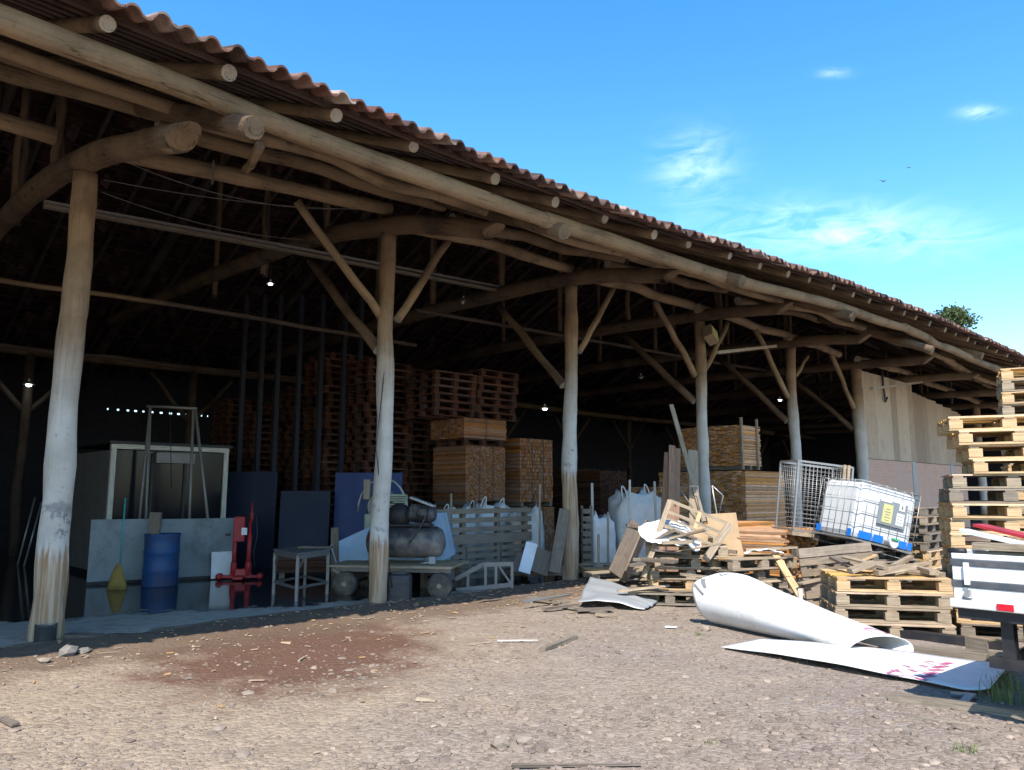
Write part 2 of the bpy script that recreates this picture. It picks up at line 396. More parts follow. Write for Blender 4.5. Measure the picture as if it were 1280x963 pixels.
        if thick:
            b1=emitg(thick,True)
            def idx(b,i,j): return b+i*(nv+1)+j
            for i in range(nu):
                for j in (0,nv):
                    q=[idx(b0,i,j),idx(b1,i,j),idx(b1,i+1,j),idx(b0,i+1,j)]
                    if j: q.reverse()
                    s.face(q,[(0,0),(0,1),(1,1),(1,0)],mi)
            for j in range(nv):
                for i in (0,nu):
                    q=[idx(b0,i,j+1),idx(b1,i,j+1),idx(b1,i,j),idx(b0,i,j)]
                    if i: q.reverse()
                    s.face(q,[(0,0),(0,1),(1,1),(1,0)],mi)
        return s
    def lathe(s,c,prof,n=20,mi=0,axis=None,smooth=True):
        """prof: list of (r,h); axis defaults to +Z"""
        ax=Vector(axis).normalized() if axis else Z3
        a=ax.cross(X3 if abs(ax.x)<.9 else Vector((0,1,0))).normalized(); b=ax.cross(a)
        base=len(s.v); c=Vector(c)
        for r,h in prof:
            for j in range(n):
                th=2*PI*j/n; s.v.append(c+ax*h+(a*math.cos(th)+b*math.sin(th))*r)
        for i in range(len(prof)-1):
            for j in range(n):
                j2=(j+1)%n
                s.face([base+i*n+j,base+i*n+j2,base+(i+1)*n+j2,base+(i+1)*n+j],[(j/n,prof[i][1]),((j+1)/n,prof[i][1]),((j+1)/n,prof[i+1][1]),(j/n,prof[i+1][1])],mi,smooth)
        for i,rev in ((0,True),(len(prof)-1,False)):
            if prof[i][0]>1e-4:
                q=[base+i*n+j for j in range(n)]
                if rev: q.reverse()
                s.face(q,[(0,0)]*n,mi)
        return s
    def build(s,name,mats,parent=None,local=False,bevel=0):
        me=bpy.data.meshes.new(name)
        vs=s.v
        if parent is not None and not local:
            inv=wm(parent).inverted(); vs=[inv@v for v in vs]
        me.from_pydata([tuple(v) for v in vs],[],s.f)
        if not isinstance(mats,(list,tuple)): mats=[mats]
        for m in mats: me.materials.append(M[m] if isinstance(m,str) else m)
        me.polygons.foreach_set('material_index',[min(i,len(mats)-1) for i in s.m])
        me.polygons.foreach_set('use_smooth',s.sm)
        uvl=me.uv_layers.new(name='UVMap')
        uvl.data.foreach_set('uv',[c for f in s.uv for p in f for c in p])
        me.validate(clean_customdata=False)
        o=bpy.data.objects.new(name,me); COL.objects.link(o)
        if parent is not None: o.parent=parent
        if bevel:
            bm=o.modifiers.new('Bevel','BEVEL'); bm.width=bevel; bm.segments=2; bm.limit_method='ANGLE'
        return o
def wm(o):
    m=o.matrix_basis.copy()
    while o.parent is not None:
        o=o.parent; m=o.matrix_basis@m
    return m
def tag(o,label,cat=None,group=None,kind=None):
    if label: o['label']=label
    if cat: o['category']=cat
    if group: o['group']=group
    if kind: o['kind']=kind
    return o
def thing(name,label,cat,loc=(0,0,0),rz=0,group=None):
    o=bpy.data.objects.new(name,None); COL.objects.link(o); o.empty_display_size=.2
    o.location=loc; o.rotation_euler=(0,0,rz)
    o.matrix_basis=Matrix.Translation(Vector(loc))@rotz(rz)
    return tag(o,label,cat,group)
KIDS={}
def copy_tree(o,parent=None):
    c=o.copy(); COL.objects.link(c)
    if parent is not None: c.parent=parent
    for ch in list(o.children): copy_tree(ch,c)
    return c
def put(o,loc,rot=None,rz=0):
    o.matrix_basis=Matrix.Translation(Vector(loc))@(rot.to_4x4() if rot is not None else rotz(rz))
# ------------------------------------------------------------------ ground
def dz_list(): return [(-8,.08),(-3,.06),(0,.0),(4.4,-.02),(6,.03),(8.7,.2),(13.3,.47),(18,.6),(26,.68),(29,.45),(36,.0),(50,-.5)]
def dz(s):
    L=dz_list()
    if s<=L[0][0]: return L[0][1]
    for (a,b),(c,d) in zip(L,L[1:]):
        if s<=c:
            q=(s-a)/(c-a); q=q*q*(3-2*q)*.5+q*.5; return b+(d-b)*q
    return L[-1][1]
def gh(x,y):
    s,t=ST(Vector((x,y,0)))
    n=fbm(Vector((x*.5,y*.5,3)),3)*.03+fbm(Vector((x*3,y*3,8)),3)*.012
    base=.01+n
    # trodden bank along the slab edge
    bank=.05*math.exp(-((t+.45)/.45)**2)
    q=min(max((t+.15)/.6,0),1)
    inside=-.12
    z=(base+bank)*(1-q)+inside*q if s<23 else base
    far=math.hypot(x,y)
    return z if far<40 else z*.2
def axis(lo,hi,d0,d1,step,far):
    a=[]; x=d0
    while x<=d1: a.append(x); x+=step
    st=step; x=d1
    while x<hi: st*=1.35; x+=st; a.append(min(x,hi))
    st=step; x=d0; b=[]
    while x>lo: st*=1.35; x-=st; b.append(max(x,lo))
    return b[::-1]+a
xs=axis(-400,400,-7,8.5,.075,0); ys=axis(-200,500,3.2,14.5,.075,0)
mb=MB(); ny=len(ys)
for x in xs:
    for y in ys: mb.v.append(Vector((x,y,gh(x,y))))
for i in range(len(xs)-1):
    for j in range(ny-1):
        mb.face([i*ny+j,(i+1)*ny+j,(i+1)*ny+j+1,i*ny+j+1],[(0,0)]*4,0,True)
tag(mb.build('ground','ground'),None,kind='structure')
# concrete floor of the shed
mb=MB()
edge=[]
for i in range(60):
    s=-6.5+i*(29.0/59); edge.append(W(s,-.32+.18*noise.noise(Vector((s*1.3,0,0))),.03))
poly=edge+[W(22.5,17.4,.03),W(-6.5,17.4,.03)]
mb.prism(poly[::-1],(0,0,-.1)); 
fl=mb.build('concrete_floor','slab'); tag(fl,None,kind='structure')
# ------------------------------------------------------------------ the shed
shed=thing('timber_shed','long open timber shed on whitewashed log posts with a clay tile roof','shed',W(8,5,0))
SP=[0,4.35,8.7,13.3,17.9,22.5,27.0,31.2,35.3,39.6,43.9,48.2]
SL=.45
T0=-3.78; TR=6.9
def rz_(s,t): # tile surface height
    return 5.30+SL*(t-T0)+dz(s) if t<=TR else 5.30+SL*(2*TR-t-T0)+dz(s)
# posts along the front
post_px=[((57,803),(108,218),.165,.128,.95,2.9),((472,758),(486,292),.14,.118,.9,3.4),((713,729),(714,356),.145,.12,1.95,3.6),((875,700),(874,402),.14,.125,.7,3.9),((990,690),(988,435),.145,.135,.7,3.9),((1074,670),(1070,458),.18,.17,.7,3.9)]
for i,(b,t,r0,r1,lo,hi) in enumerate(post_px):
    top=aT(t[0],t[1],0); 
    base=g(*b) if i<3 else W(SP[i],0,0)
    base.z=-.08
    mb=MB(); mb.log(base,top,r0,r1,0,0,seg=30,n=18,bend=.04,wob=.16)
    o=mb.build('post','post',shed); o['paint_low']=lo; o['paint_high']=hi
for s in (-4.35,35.3,39.6,43.9,48.2):
    mb=MB(); mb.log(W(s,0,-.08),W(s,0,5.6+dz(s)*.6),.17,.15,0,0,seg=14,n=14); o=mb.build('post','post',shed); o['paint_low']=.9; o['paint_high']=3.6
for s in (-1.8,2.56,6.9,11.3,15.6,20,24.4,28.7,33.1,37.4,41.8,46.1):
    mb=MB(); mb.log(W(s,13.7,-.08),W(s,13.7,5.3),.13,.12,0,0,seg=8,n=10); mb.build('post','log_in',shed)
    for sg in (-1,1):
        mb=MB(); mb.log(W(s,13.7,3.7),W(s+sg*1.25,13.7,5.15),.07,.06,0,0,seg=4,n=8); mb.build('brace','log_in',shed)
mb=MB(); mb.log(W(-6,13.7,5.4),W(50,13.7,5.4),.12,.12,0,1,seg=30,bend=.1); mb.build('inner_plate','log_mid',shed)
# tie beams (log cantilevers across the posts)
ties=[[(0,-3.19,4.72),(0,-1.6,5.15),(0,-.1,5.5),(0,2,5.78),(0,4.5,5.86),(0,13.7,5.75)],
 [(4.35,-2.55,5.06),(4.35,-1.2,5.5),(4.35,-.03,5.78),(4.35,2,6.1),(4.35,4.2,6.25),(4.35,9,6.4),(4.35,13.7,6.4)],
 [(8.7,-2.45,5.34),(8.7,-1.2,5.62),(8.7,-.03,5.79),(8.7,2.5,5.88),(8.7,5.6,5.88),(8.7,13.7,5.8)],
 [(13.3,-2.3,5.58),(13.3,0,5.80),(13.3,4,5.92),(13.3,7.7,5.95),(13.3,13.7,5.8)],
 [(17.9,-2.2,5.57),(17.9,0,5.78),(17.9,6,5.9),(17.9,13.7,5.8)],
 [(22.5,-2.3,5.57),(22.5,0,5.68),(22.5,6,5.85),(22.5,13.7,5.8)],
 [(27,-2.3,5.5),(27,0,5.68),(27,13.7,5.8)],[(31.2,-2.2,5.3),(31.2,0,5.5),(31.2,13.7,5.6)],[(35.3,-2.2,5.2),(35.3,0,5.4),(35.3,13.7,5.5)],[(39.6,-2.2,5.1),(39.6,0,5.3),(39.6,13.7,5.4)],[(43.9,-2.2,5),(43.9,0,5.2),(43.9,13.7,5.4)],[(-4.35,-2.6,5.1),(-4.35,0,5.7),(-4.35,13.7,5.9)]]
def spline(P,n):
    out=[]
    for i in range(len(P)-1):
        p0=P[max(i-1,0)];p1=P[i];p2=P[i+1];p3=P[min(i+2,len(P)-1)]
        for q in range(n):
            t=q/n
            out.append(.5*((2*p1)+(p2-p0)*t+(2*p0-5*p1+4*p2-p3)*t*t+(3*p1-p0-3*p2+p3)*t**3))
    out.append(P[-1]); return out
for k,tt in enumerate(ties):
    pts=spline([W(*q) for q in tt],5)
    mb=MB(); r=[.128+.022*min(1,i/8) for i in range(len(pts))]
    mb.tube(pts,r,14,0,1,.16)
    dd=(pts[0]-pts[1]).normalized()
    for q in list(range(14))+[len(mb.v)-2]:
        h=(mb.v[q]-pts[0]).z/.15; mb.v[q]+=dd*(h-.6)*.20
    mb.build('tie_beam',['log_dark','log_mid'],shed)
# principal rafters with big sawn ends, beside each tie
pr_end={0:aS(318,160,.4),4.35:aS(706,290,4.75),8.7:aS(928,352,9.1),13.3:aS(1067,396,13.7),17.9:aS(1166,438,18.3)}
for s in SP+[-4.35]:
    e=pr_end.get(s) or W(s+.4,-3.5,4.93+dz(s))
    se,te=ST(e)
    top=W(s+.4,TR,e.z+SL*(TR-te))
    mb=MB(); mb.log(e,top,.105,.10,0,1,seg=14,n=14,bend=.06)
    mb.build('principal_rafter',['log_dark','log_mid'],shed)
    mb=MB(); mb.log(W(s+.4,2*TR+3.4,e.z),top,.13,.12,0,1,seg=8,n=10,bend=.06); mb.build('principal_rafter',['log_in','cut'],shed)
    # web members standing on the tie
    for tt,kind in ((2.2,0),(4.6,0),(TR,0)):
        zt=rz_(s,tt)-.55
        mb=MB(); mb.log(W(s+.2,tt,6.0),W(s+.2,tt,zt),.06,.055,0,0,seg=4,n=8); mb.build('web_strut','log_mid',shed)
    for ta,tb in ((2.2,.2),(4.6,2.4),(7.0,4.9)):
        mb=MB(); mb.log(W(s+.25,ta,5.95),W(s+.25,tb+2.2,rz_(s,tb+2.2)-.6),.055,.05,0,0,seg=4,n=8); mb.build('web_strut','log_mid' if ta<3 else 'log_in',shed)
# eave purlin: long pale logs lapped end to end
def purlin(name,pts,r0,r1,mat='log_pale',bend=.05,sag=-.02,seg=16):
    for a,b in zip(pts,pts[1:]):
        mb=MB(); d=(b-a).normalized()
        mb.log(a-d*.12,b+d*.1,r0,r1,0,1,seg=seg,n=14,bend=bend,sag=sag,wob=.16); mb.build(name,[mat,'cut'],shed)
ep=[W(-7,-3.25,5.2),aT(0,22,-3.25)-U*.4,aT(688,277,-3.2),aT(1132,410,-3.2),aT(1205,444,-3.2),W(32,-3.2,5.35),W(40,-3.2,5.0),W(49.8,-3.2,4.8)]
purlin('eave_purlin',ep[:2],.105,.105); purlin('eave_purlin',ep[1:3],.108,.095); purlin('eave_purlin',ep[2:],.105,.095)
# second purlin lying on the tie ends
sp=[W(-6,-1.75,5.6),W(.55,-1.75,5.62),W(3.9,-1.9,5.62),W(8.3,-1.9,5.72),W(13,-1.9,5.86),W(18,-1.9,5.95),W(25,-1.9,5.95),W(33,-1.9,5.5),W(41,-1.9,5.3),W(49.5,-1.9,5.2)]
for a,b in zip(sp,sp[1:]): purlin('purlin',[a,b+U*.5-N*.06],.085,.07,'log_pale',.06)
sp=[W(-6,-1.0,6.05),W(2.8,-1.0,6.1),W(7.5,-1.0,6.2),W(12.5,-1.0,6.35),W(19,-1,6.5),W(27,-1,6.5),W(33,-1,6.0),W(41,-1,5.8),W(49.5,-1,5.7)]
for a,b in zip(sp,sp[1:]): purlin('purlin',[a,b+U*.6],.085,.07,'log_mid',.06)
# wall plates on the post heads
pl=[(-6,5.85,-.35,5.66),(.25,5.68,4.3,6.02),(4.5,5.84,8.6,5.95),(8.8,5.92,12.9,5.95),(13.1,5.93,17.8,5.95),(17.6,5.9,21.0,5.83),(22.4,5.85,27,5.9),(27,5.85,32,5.7),(32,5.6,37.5,5.5),(37.3,5.5,43,5.35),(42.8,5.35,49.5,5.25)]
for a,za,b,zb in pl:
    mb=MB(); mb.log(W(a,-.12,za),W(b,-.12,zb),.112,.10,0,1,seg=12,n=14,bend=.05); mb.build('wall_plate',['log_pale','cut'],shed)
for s0 in (-3,.6,5.2,9.2,14.2):
    mb=MB(); mb.log(W(s0,-.55,5.98+dz(s0)*.5),W(s0+4.4,-.6,6.15+dz(s0+4)*.5),.1,.1,0,1,seg=8,n=10,bend=.08); mb.build('purlin',['log_mid','cut'],shed)
# interior purlins up the roof slope
for tt in (1.6,4.0,6.6):
    for a in range(-6,50,7):
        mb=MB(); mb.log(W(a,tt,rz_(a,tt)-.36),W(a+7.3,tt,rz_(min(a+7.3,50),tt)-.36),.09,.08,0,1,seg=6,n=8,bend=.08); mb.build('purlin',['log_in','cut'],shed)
# common rafters with pale sawn ends
ends=[(-.80,.072),(.20,.076),(1.3,.072),(2.3,.068),(3.5,.073),(4.55,.074),(5.6,.072),(6.6,.07)]
s=7.65
while s<49.8: ends.append((s,.07+random.uniform(-.008,.010))); s+=1.02+random.uniform(-.12,.12)
s=-1.9
while s>-7: ends.append((s,.075)); s-=1.08
for s,r in ends:
    te=-3.42+random.uniform(-.10,.06)
    zc=lambda t:rz_(s,t)-.155
    mb=MB(); mb.log(W(s,te,zc(te)),W(s+.05,TR-.1,zc(TR-.1)),r*.92,r*.8,0,1,seg=10,n=12,bend=.02,wob=.08)
    mb.build('common_rafter',['log_mid','cut'],shed)
    mb=MB(); mb.log(W(s,2*TR+3.4,zc(2*TR+3.4)),W(s,TR+.1,zc(TR+.1)),r*.9,r*.8,0,1,seg=4,n=7,bend=.02); mb.build('rear_rafter',['log_in','cut'],shed)
# battens under the tiles: one part per slope of the roof's lath work
for side in (0,1):
    mb=MB(); t=T0+.36; i=0
    while t<TR-.05:
        tt=t if side==0 else 2*TR-t
        st_=-7.0
        while st_<49.9:
            e=min(st_+3.2,50); mb.beam(W(st_,tt,rz_(st_,tt)-.085+random.uniform(-.006,.006)),W(e,tt,rz_(e,tt)-.085),.05,.03); st_=e
        t+=.36
    mb.build('battens','batten_dark',shed)
# clay tiles: corrugated courses, front and back slope
PITCH=.208
def tiles(front):
    mb=MB(); s0,s1=-7.2,50.3
    nper=14 if front else 6
    nw=int((s1-s0)/PITCH); C=int((TR-T0)/.36)+1
    prof=[]
    for j in range(nper):
        q=j/nper
        prof.append((q, .052*math.sin(PI*q/.58)**.62 if 0<q<.58 else -.022*max(0,math.sin(PI*(q-.58)/.42))**.8 if q>.58 else 0))
    for c in range(C):
        ta=T0+c*.36; tb=min(ta+.47,TR+.02) if front else ta+.36
        rows=[]
        for row,(t,lift) in enumerate(((ta,.026),(tb,-.006)) if front else ((ta,.0),(tb,.0))):
            b=len(mb.v); rows.append(b)
            for w in range(nw):
                jt=noise.noise(Vector((w*1.7,c*2.3,1)))*.11 if front else 0
                jz=noise.noise(Vector((w*2.1,c*1.3,7)))*(.020 if front else 0)
                ss=s0+w*PITCH; dzv=rz_(ss,t)
                for q,h in prof:
                    tt=t+(jt if row==0 else 0)
                    T=tt if front else 2*TR-tt
                    mb.v.append(W(ss+q*PITCH,T,dzv+h+lift+jz))
        n=nw*nper
        for i in range(n-1):
            w=i//nper; q=[rows[0]+i,rows[0]+i+1,rows[1]+i+1,rows[1]+i]
            mb.face(q if front else q[::-1],[(w+.5+((i%nper)>=5)*.0,c+.5)]*4,0,True)
        if front and c<3:  # thickness visible at the lower edge
            b=len(mb.v)
            for i in range(n): mb.v.append(mb.v[rows[0]+i]-Vector((0,0,.022)))
            for i in range(n-1): mb.face([b+i,b+i+1,rows[0]+i+1,rows[0]+i],[(i//nper+.5,c+.5)]*4,0,False)
            b2=len(mb.v)
            for i in range(n): mb.v.append(mb.v[rows[1]+i]-Vector((0,0,.022)))
            for i in range(n-1): mb.face([b2+i,b2+i+1,b+i+1,b+i],[(i//nper+.5,c+.5)]*4,0,True)
    return mb
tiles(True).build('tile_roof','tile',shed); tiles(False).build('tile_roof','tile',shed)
mb=MB(); mb.tube([W(s,TR,rz_(s,TR)+.02) for s in range(-7,51,2)],.14,10); mb.build('ridge_tiles','tile',shed)
# knee braces at the front posts (from photo positions in the post plane)
def brace(a,b,r=.065,mat='log_pale'):
    mb=MB(); mb.log(a,b,r,r*.9,0,1,seg=6,n=10,bend=.04); mb.build('brace',[mat,'cut'],shed)
for (x0,y0),(x1,y1),r in [((479,400),(371,252),.07),((496,400),(560,302),.07),((724,440),(767,360),.065),((868,470),(819,378),.075),((881,462),(909,404),.065),((985,497),(944,412),.075),((1067,510),(1038,440),.075),((995,470),(1010,445),.05)]:
    brace(aT(x0,y0,-.02),aT(x1,y1,-.1),r)
for k,(x0,y0),(x1,y1) in [(1,(473,438),(388,326)),(2,(704,482),(624,384)),(3,(868,502),(781,420)),(4,(984,527),(900,449)),(5,(1066,536),(992,475))]:
    brace(aS(x0,y0,SP[k]),aS(x1,y1,SP[k]),.085,'log_dark')
brace(aT(325,182,-1.9),aT(306,214,-1.2),.06)
# partition studs below the second tie beam
for xt,yt,xb,yb in [(304,452,296,612),(329,448,317,612),(351,444,336,612),(376,438,365,612),(405,433,391,612),(432,428,422,612),(452,425,443,612)]:
    a=aY(xb+(xt-xb)*.5,540,17.9); mb=MB(); mb.box((a.x,a.y,3.15),(.10,.10,6.25),rotz(RZ)); mb.build('stud','stud_dark',shed)
# horizontal beams and laths in the interior
for (x0,y0,t0),(x1,y1,t1),r,mat in [((-60,340,4.4),(205,379,4.4),.045,'log_mid'),((205,379,4.4),(520,432,4.4),.045,'log_in'),((-60,424,10),(245,461,10),.05,'log_in'),((250,462,10),(640,505,10),.05,'log_in'),((520,388,3),(1000,470,3),.045,'log_in')]:
    mb=MB(); mb.log(aT(x0,y0,t0),aT(x1,y1,t1),r,r,0,0,seg=8,n=8); mb.build('interior_beam',mat,shed)
for q,(dy,mat) in enumerate(((0,'steel_grey'),(5,'wood_grey'))):
    mb=MB(); mb.beam(aT(55,253+dy,2.0),aT(345,306+dy,2.0),.10,.05,jit=.004); mb.build('cable_tray',mat,shed)
    mb=MB(); mb.beam(aT(345,306+dy,2.0),aT(640,362+dy,2.0),.10,.05,jit=.004); mb.build('cable_tray',mat,shed)
for (x0,y0),(x1,y1) in [((896,441),(969,433)),((1089,486),(1152,478))]:
    mb=MB(); mb.beam(aT(x0,y0,-1.2),aT(x1,y1,-.6),.09,.07); mb.build('lath','wood_tan',shed)
# facade infill: board siding above brick
sa,sb=22.62,33.0
mb=MB(); s=sa; k=0
while s<sb:
    w=random.choice((.55,.8,1.05,.5)); w=min(w,sb-s)
    top=5.55 if s<27 else 5.3-.08*(s-27)
    mb.box(W(s+w/2,random.uniform(-.002,.002),(2.72+top)/2),(w-.004,.03,top-2.72),rotz(RZ)); s+=w
mb.build('board_siding','siding',shed)
mb=MB(); b=len(mb.v)
for s0,s1 in ((22.65,26.8),(27.2,31.0),(31.4,33.0)):
    b=len(mb.v)
    for s,z in ((s0,-.1),(s1,-.1),(s1,2.7),(s0,2.7)): mb.v.append(W(s,-.06,z))
    for s,z in ((s0,-.1),(s1,-.1),(s1,2.7),(s0,2.7)): mb.v.append(W(s,.08,z))
    for q in ((0,1,2,3),(5,4,7,6),(1,5,6,2),(4,0,3,7),(3,2,6,7)):
        mb.face([b+i for i in q],[((mb.v[b+i]-B0).dot(U),mb.v[b+i].z) for i in q])
mb.build('brick_wall','brick',shed)
for s in (27.0,31.2):
    mb=MB(); mb.box(W(s,.01,1.3),(.34,.17,2.82),rotz(RZ)); mb.build('concrete_column','concrete_old',shed)
# dark gap and hanging strap on the siding
mb=MB(); mb.tube([aT(1102,462,-.08),aT(1104,482,-.08),aT(1107,503,-.10),aT(1109,497,-.12)],.035,6); mb.build('hanging_strap','black',shed)
# back and end walls
def wallbox(a,b,z0,z1,th,mat,name='back_wall'):
    mb=MB(); d=(b-a); n=Vector((-d.y,d.x,0)).normalized()*th
    A_=a.copy();A_.z=z0;B_=b.copy();B_.z=z0; C_=b.copy();C_.z=z1;D_=a.copy();D_.z=z1
    mb.prism([A_,B_,C_,D_],n); return mb.build(name,mat,shed)
zg=aT(200,516,17.1).z
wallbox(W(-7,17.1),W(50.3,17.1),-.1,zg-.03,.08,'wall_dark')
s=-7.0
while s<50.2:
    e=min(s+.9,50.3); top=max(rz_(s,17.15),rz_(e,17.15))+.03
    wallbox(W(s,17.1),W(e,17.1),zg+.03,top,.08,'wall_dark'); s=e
mb=MB(); s=-7
while s<50:
    w=random.uniform(.15,.6) if not 5.2<s<9.5 else random.uniform(.14,.24)
    mb.box(W(s+w/2,17.14,zg),(w,.07,.06),rotz(RZ)); s+=w+ (random.uniform(.05,.12) if 5.2<s<9.5 else .003)
mb.build('wall_packing','wall_dark',shed)
mb=MB(); mb.prism([W(-7,.3,-.1),W(-7,17.1,-.1),W(-7,17.1,rz_(-7,17.1)-.1),W(-7,TR,rz_(-7,TR)-.1),W(-7,.3,rz_(-7,.3)-.1)],U*.06); mb.build('added_end_wall','wall_dark',shed)  # unseen left end wall, added to block light from the interior
mb=MB(); mb.prism([W(49.9,.3,-.1),W(49.9,17.1,-.1),W(49.9,17.1,rz_(50,17.1)+.03),W(49.9,TR,rz_(50,TR)+.03),W(49.9,.3,rz_(50,.3)+.03)],U*.06); mb.build('added_end_wall','wall_dark',shed)
# flood lamp box on the fourth post
fl=thing('floodlight','square tan floodlight box tilted on the fourth front post','lamp',aT(888,419,-.3))
mb=MB(); rot=rotz(RZ).to_3x3()@Matrix.Rotation(R(30),3,'Y')@Matrix.Rotation(R(-20),3,'X')
mb.box(aT(888,419,-.3),(.34,.22,.34),rot); mb.build('housing','wood_tan',fl)
mb=MB(); mb.box(aT(888,419,-.3)+rot@Vector((0,-.118,0)),(.28,.012,.28),rot); mb.build('lens','sticker_yellow',fl)
mb=MB(); mb.beam(aT(888,419,-.3),aT(876,424,-.02),.05,.03); mb.build('bracket','steel_dark',fl)
# ------------------------------------------------------------------ lamps, wires
for P,lab,lit in [(aS(338,355,4.5),'bright white bulb hanging under the second tie beam from the left',1),(aT(36,481,13.2),'bluish lit bulb by the rear post at the far left',1),(aY(681,511,24),'small lit dome lamp hanging left of the third front post',1),(aY(975,500,31),'lit dome lamp seen beside the fifth front post',1),(aY(801,472,27),'faint unlit lamp hanging between third and fourth front posts',0),(aS(580,378,8.6),'pale unlit bulb socket fixed to the third tie beam',0)]:
    r=.04 if P.y<16 else .07
    o=thing('lamp',lab,'lamp',P,0,'lamps hanging inside the shed')
    mb=MB(); mb.lathe(P,[(0,-r*.8),(r*.8,-r*.55),(r,0),(r*.7,r*.6),(r*.35,r*.9)],12); mb.build('bulb','lamp' if lit else 'white_paint',o)
    mb=MB(); mb.lathe(P,[(r*2.0,-.0),(r*2.05,r*.05),(r*1.1,r*.75),(r*.5,r*1.15),(r*.4,r*1.1),(r*1.0,r*.65),(r*1.95,-.02*r)],16); mb.build('shade','galv',o)
    mb=MB(); mb.lathe(P+Vector((0,0,r*.9)),[(r*.45,0),(r*.45,r*.9),(r*.2,r*1.3)],10); mb.build('socket','white_paint',o)
    mb=MB(); mb.tube([P+Vector((0,0,r*2)),P+Vector((0,0,r*2+.35))],.008,5); mb.build('cord','black',o)
def wire(a,b,sag,lab,r=.005):
    pts=[a+(b-a)*(i/14)+Vector((0,0,-sag*4*(i/14)*(1-i/14))) for i in range(15)]
    mb=MB(); mb.tube(pts,r,5); tag(mb.build('overhead_wire','steel_grey'),lab,'wire','wires under the eave')
wire(aT(158,203,.2),aT(470,258,.2),.25,'upper thin wire sagging from the first post head to the second')
wire(aT(130,225,.6),aT(470,262,.3),.1,'middle thin wire strung between the two left posts')
wire(aT(126,240,1.),aT(380,300,1.2),.12,'lowest thin wire running back from the leftmost post')
mb=MB(); P=aT(267,200,-.3); 
for i in range(9):
    c=P-Vector((0,0,.035*i+.03)); a=(X3 if i%2 else Vector((0,1,0)))
    mb.tube([c+a*.016*math.cos(2*PI*q/8)+Z3*.026*math.sin(2*PI*q/8) for q in range(8)],.005,5,closed=True)
tag(mb.build('hanging_chain','steel_grey'),'short steel chain hanging from the wall plate near the leftmost post','chain')
# ------------------------------------------------------------------ pallets
PH=.163
def pallet_mb(L=1.2,D=1.0,j=.004,broken=0):
    dk=MB()
    for i in range(7):
        if broken and i in broken: continue
        w=.10+.03*(i in (0,3,6)); y=-D/2+w/2+(D-w)*i/6
        dk.box((random.uniform(-.008,.008),y,PH-.011),(L+random.uniform(-.012,.012),w,.02),None,0,j)
    for x in (-L/2+.06,0,L/2-.06): dk.box((x,0,PH-.033),(.10,D,.021),None,0,j*.5)
    blocks=[]
    for x in (-L/2+.07,0,L/2-.07):
        for y in (-D/2+.055,0,D/2-.055):
            b=MB(); b.box((x,y,.022+.049),(.14,.105,.094),None,0,j*.5); blocks.append(b)
    bot=[]
    for y in (-D/2+.055,0,D/2-.055):
        b=MB(); b.box((0,y,.011),(L,.10,.021),None,0,j); bot.append(b)
    return dk,blocks,bot
PROTO={}
def proto(kind,mat,L=1.2,D=1.0,broken=0):
    o=thing('pallet','x','pallet',(0,0,-50))
    dk,bl,bt=pallet_mb(L,D,broken=broken)
    dk.build('deck',mat,o,True)
    for b in bl: b.build('block',mat,o,True)
    for b in bt: b.build('bottom_board',mat,o,True)
    PROTO[kind]=o; return o
for i in range(2):
    proto('yellow%d'%i,'wood_yellow'); proto('tan%d'%i,'wood_tan'); proto('grey%d'%i,'wood_grey')
proto('broken0','wood_tan',broken=(1,4,5))
def far_proto(kind,mat):
    dk,bl,bt=pallet_mb(); mb=MB()
    for q in [dk]+bl+bt:
        b=len(mb.v); mb.v+=q.v
        for f,uv,mi,sm in zip(q.f,q.uv,q.m,q.sm): mb.face([b+i for i in f],uv,mi,sm)
    o=mb.build('pallet',mat); o.location=(0,0,-50); PROTO[kind]=o
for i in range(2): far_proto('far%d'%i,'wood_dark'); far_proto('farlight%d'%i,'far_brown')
USED=set()
def pallet(kind,loc,rot,label,group):
    p=PROTO[kind]
    if kind not in USED: USED.add(kind); o=p
    else: o=copy_tree(p)
    put(o,loc,rot); tag(o,label,'pallet',group); return o
ORD=['bottom','second','third','fourth','fifth','sixth','seventh','eighth','ninth','tenth','eleventh','twelfth','thirteenth','fourteenth','fifteenth','sixteenth','seventeenth','eighteenth','nineteenth','twentieth','twenty-first','twenty-second','twenty-third','twenty-fourth','twenty-fifth','twenty-sixth','twenty-seventh','twenty-eighth','twenty-ninth','thirtieth','thirty-first','thirty-second','thirty-third','thirty-fourth']
CN={'yellow':'fresh yellow','tan':'dusty tan','grey':'weathered grey','far':'dark brown','farlight':'brown','broken':'broken tan'}
def stack(loc,rz,n,kinds,where,group,jx=.02,jr=.02,z0=0,shift=None,ph=PH,skip=0):
    z=loc[2] if len(loc)>2 else 0
    for i in range(n):
        kd=kinds[i] if i<len(kinds) and isinstance(kinds,list) and len(kinds)==n else random.choice(kinds)
        v=kd+str(random.randint(0,1)) if kd!='broken' else 'broken0'
        dx,dy=random.gauss(0,jx),random.gauss(0,jx)
        if shift: 
            a,b=shift(i); dx+=a; dy+=b
        P=Vector((loc[0],loc[1],z0+i*(ph+.002)))+rotz(rz).to_3x3()@Vector((dx,dy,0))
        rot=rotz(rz+random.gauss(0,jr))
        if random.random()<.5: rot=rot@Matrix.Rotation(PI,4,'Z')
        nm='topmost' if i==n-1 else ORD[i]+('' if i==0 else ' from the bottom')
        pallet(v,P,rot,f'{CN[kd]} pallet, {nm} of {where}',group)
# stack in front of the roll, left of the truck
stack((4.37,9.36),R(-12),4,['tan','tan','tan','yellow'],'the low stack behind the white roll','pallets stacked beside the white roll',.015,.012,z0=.01)
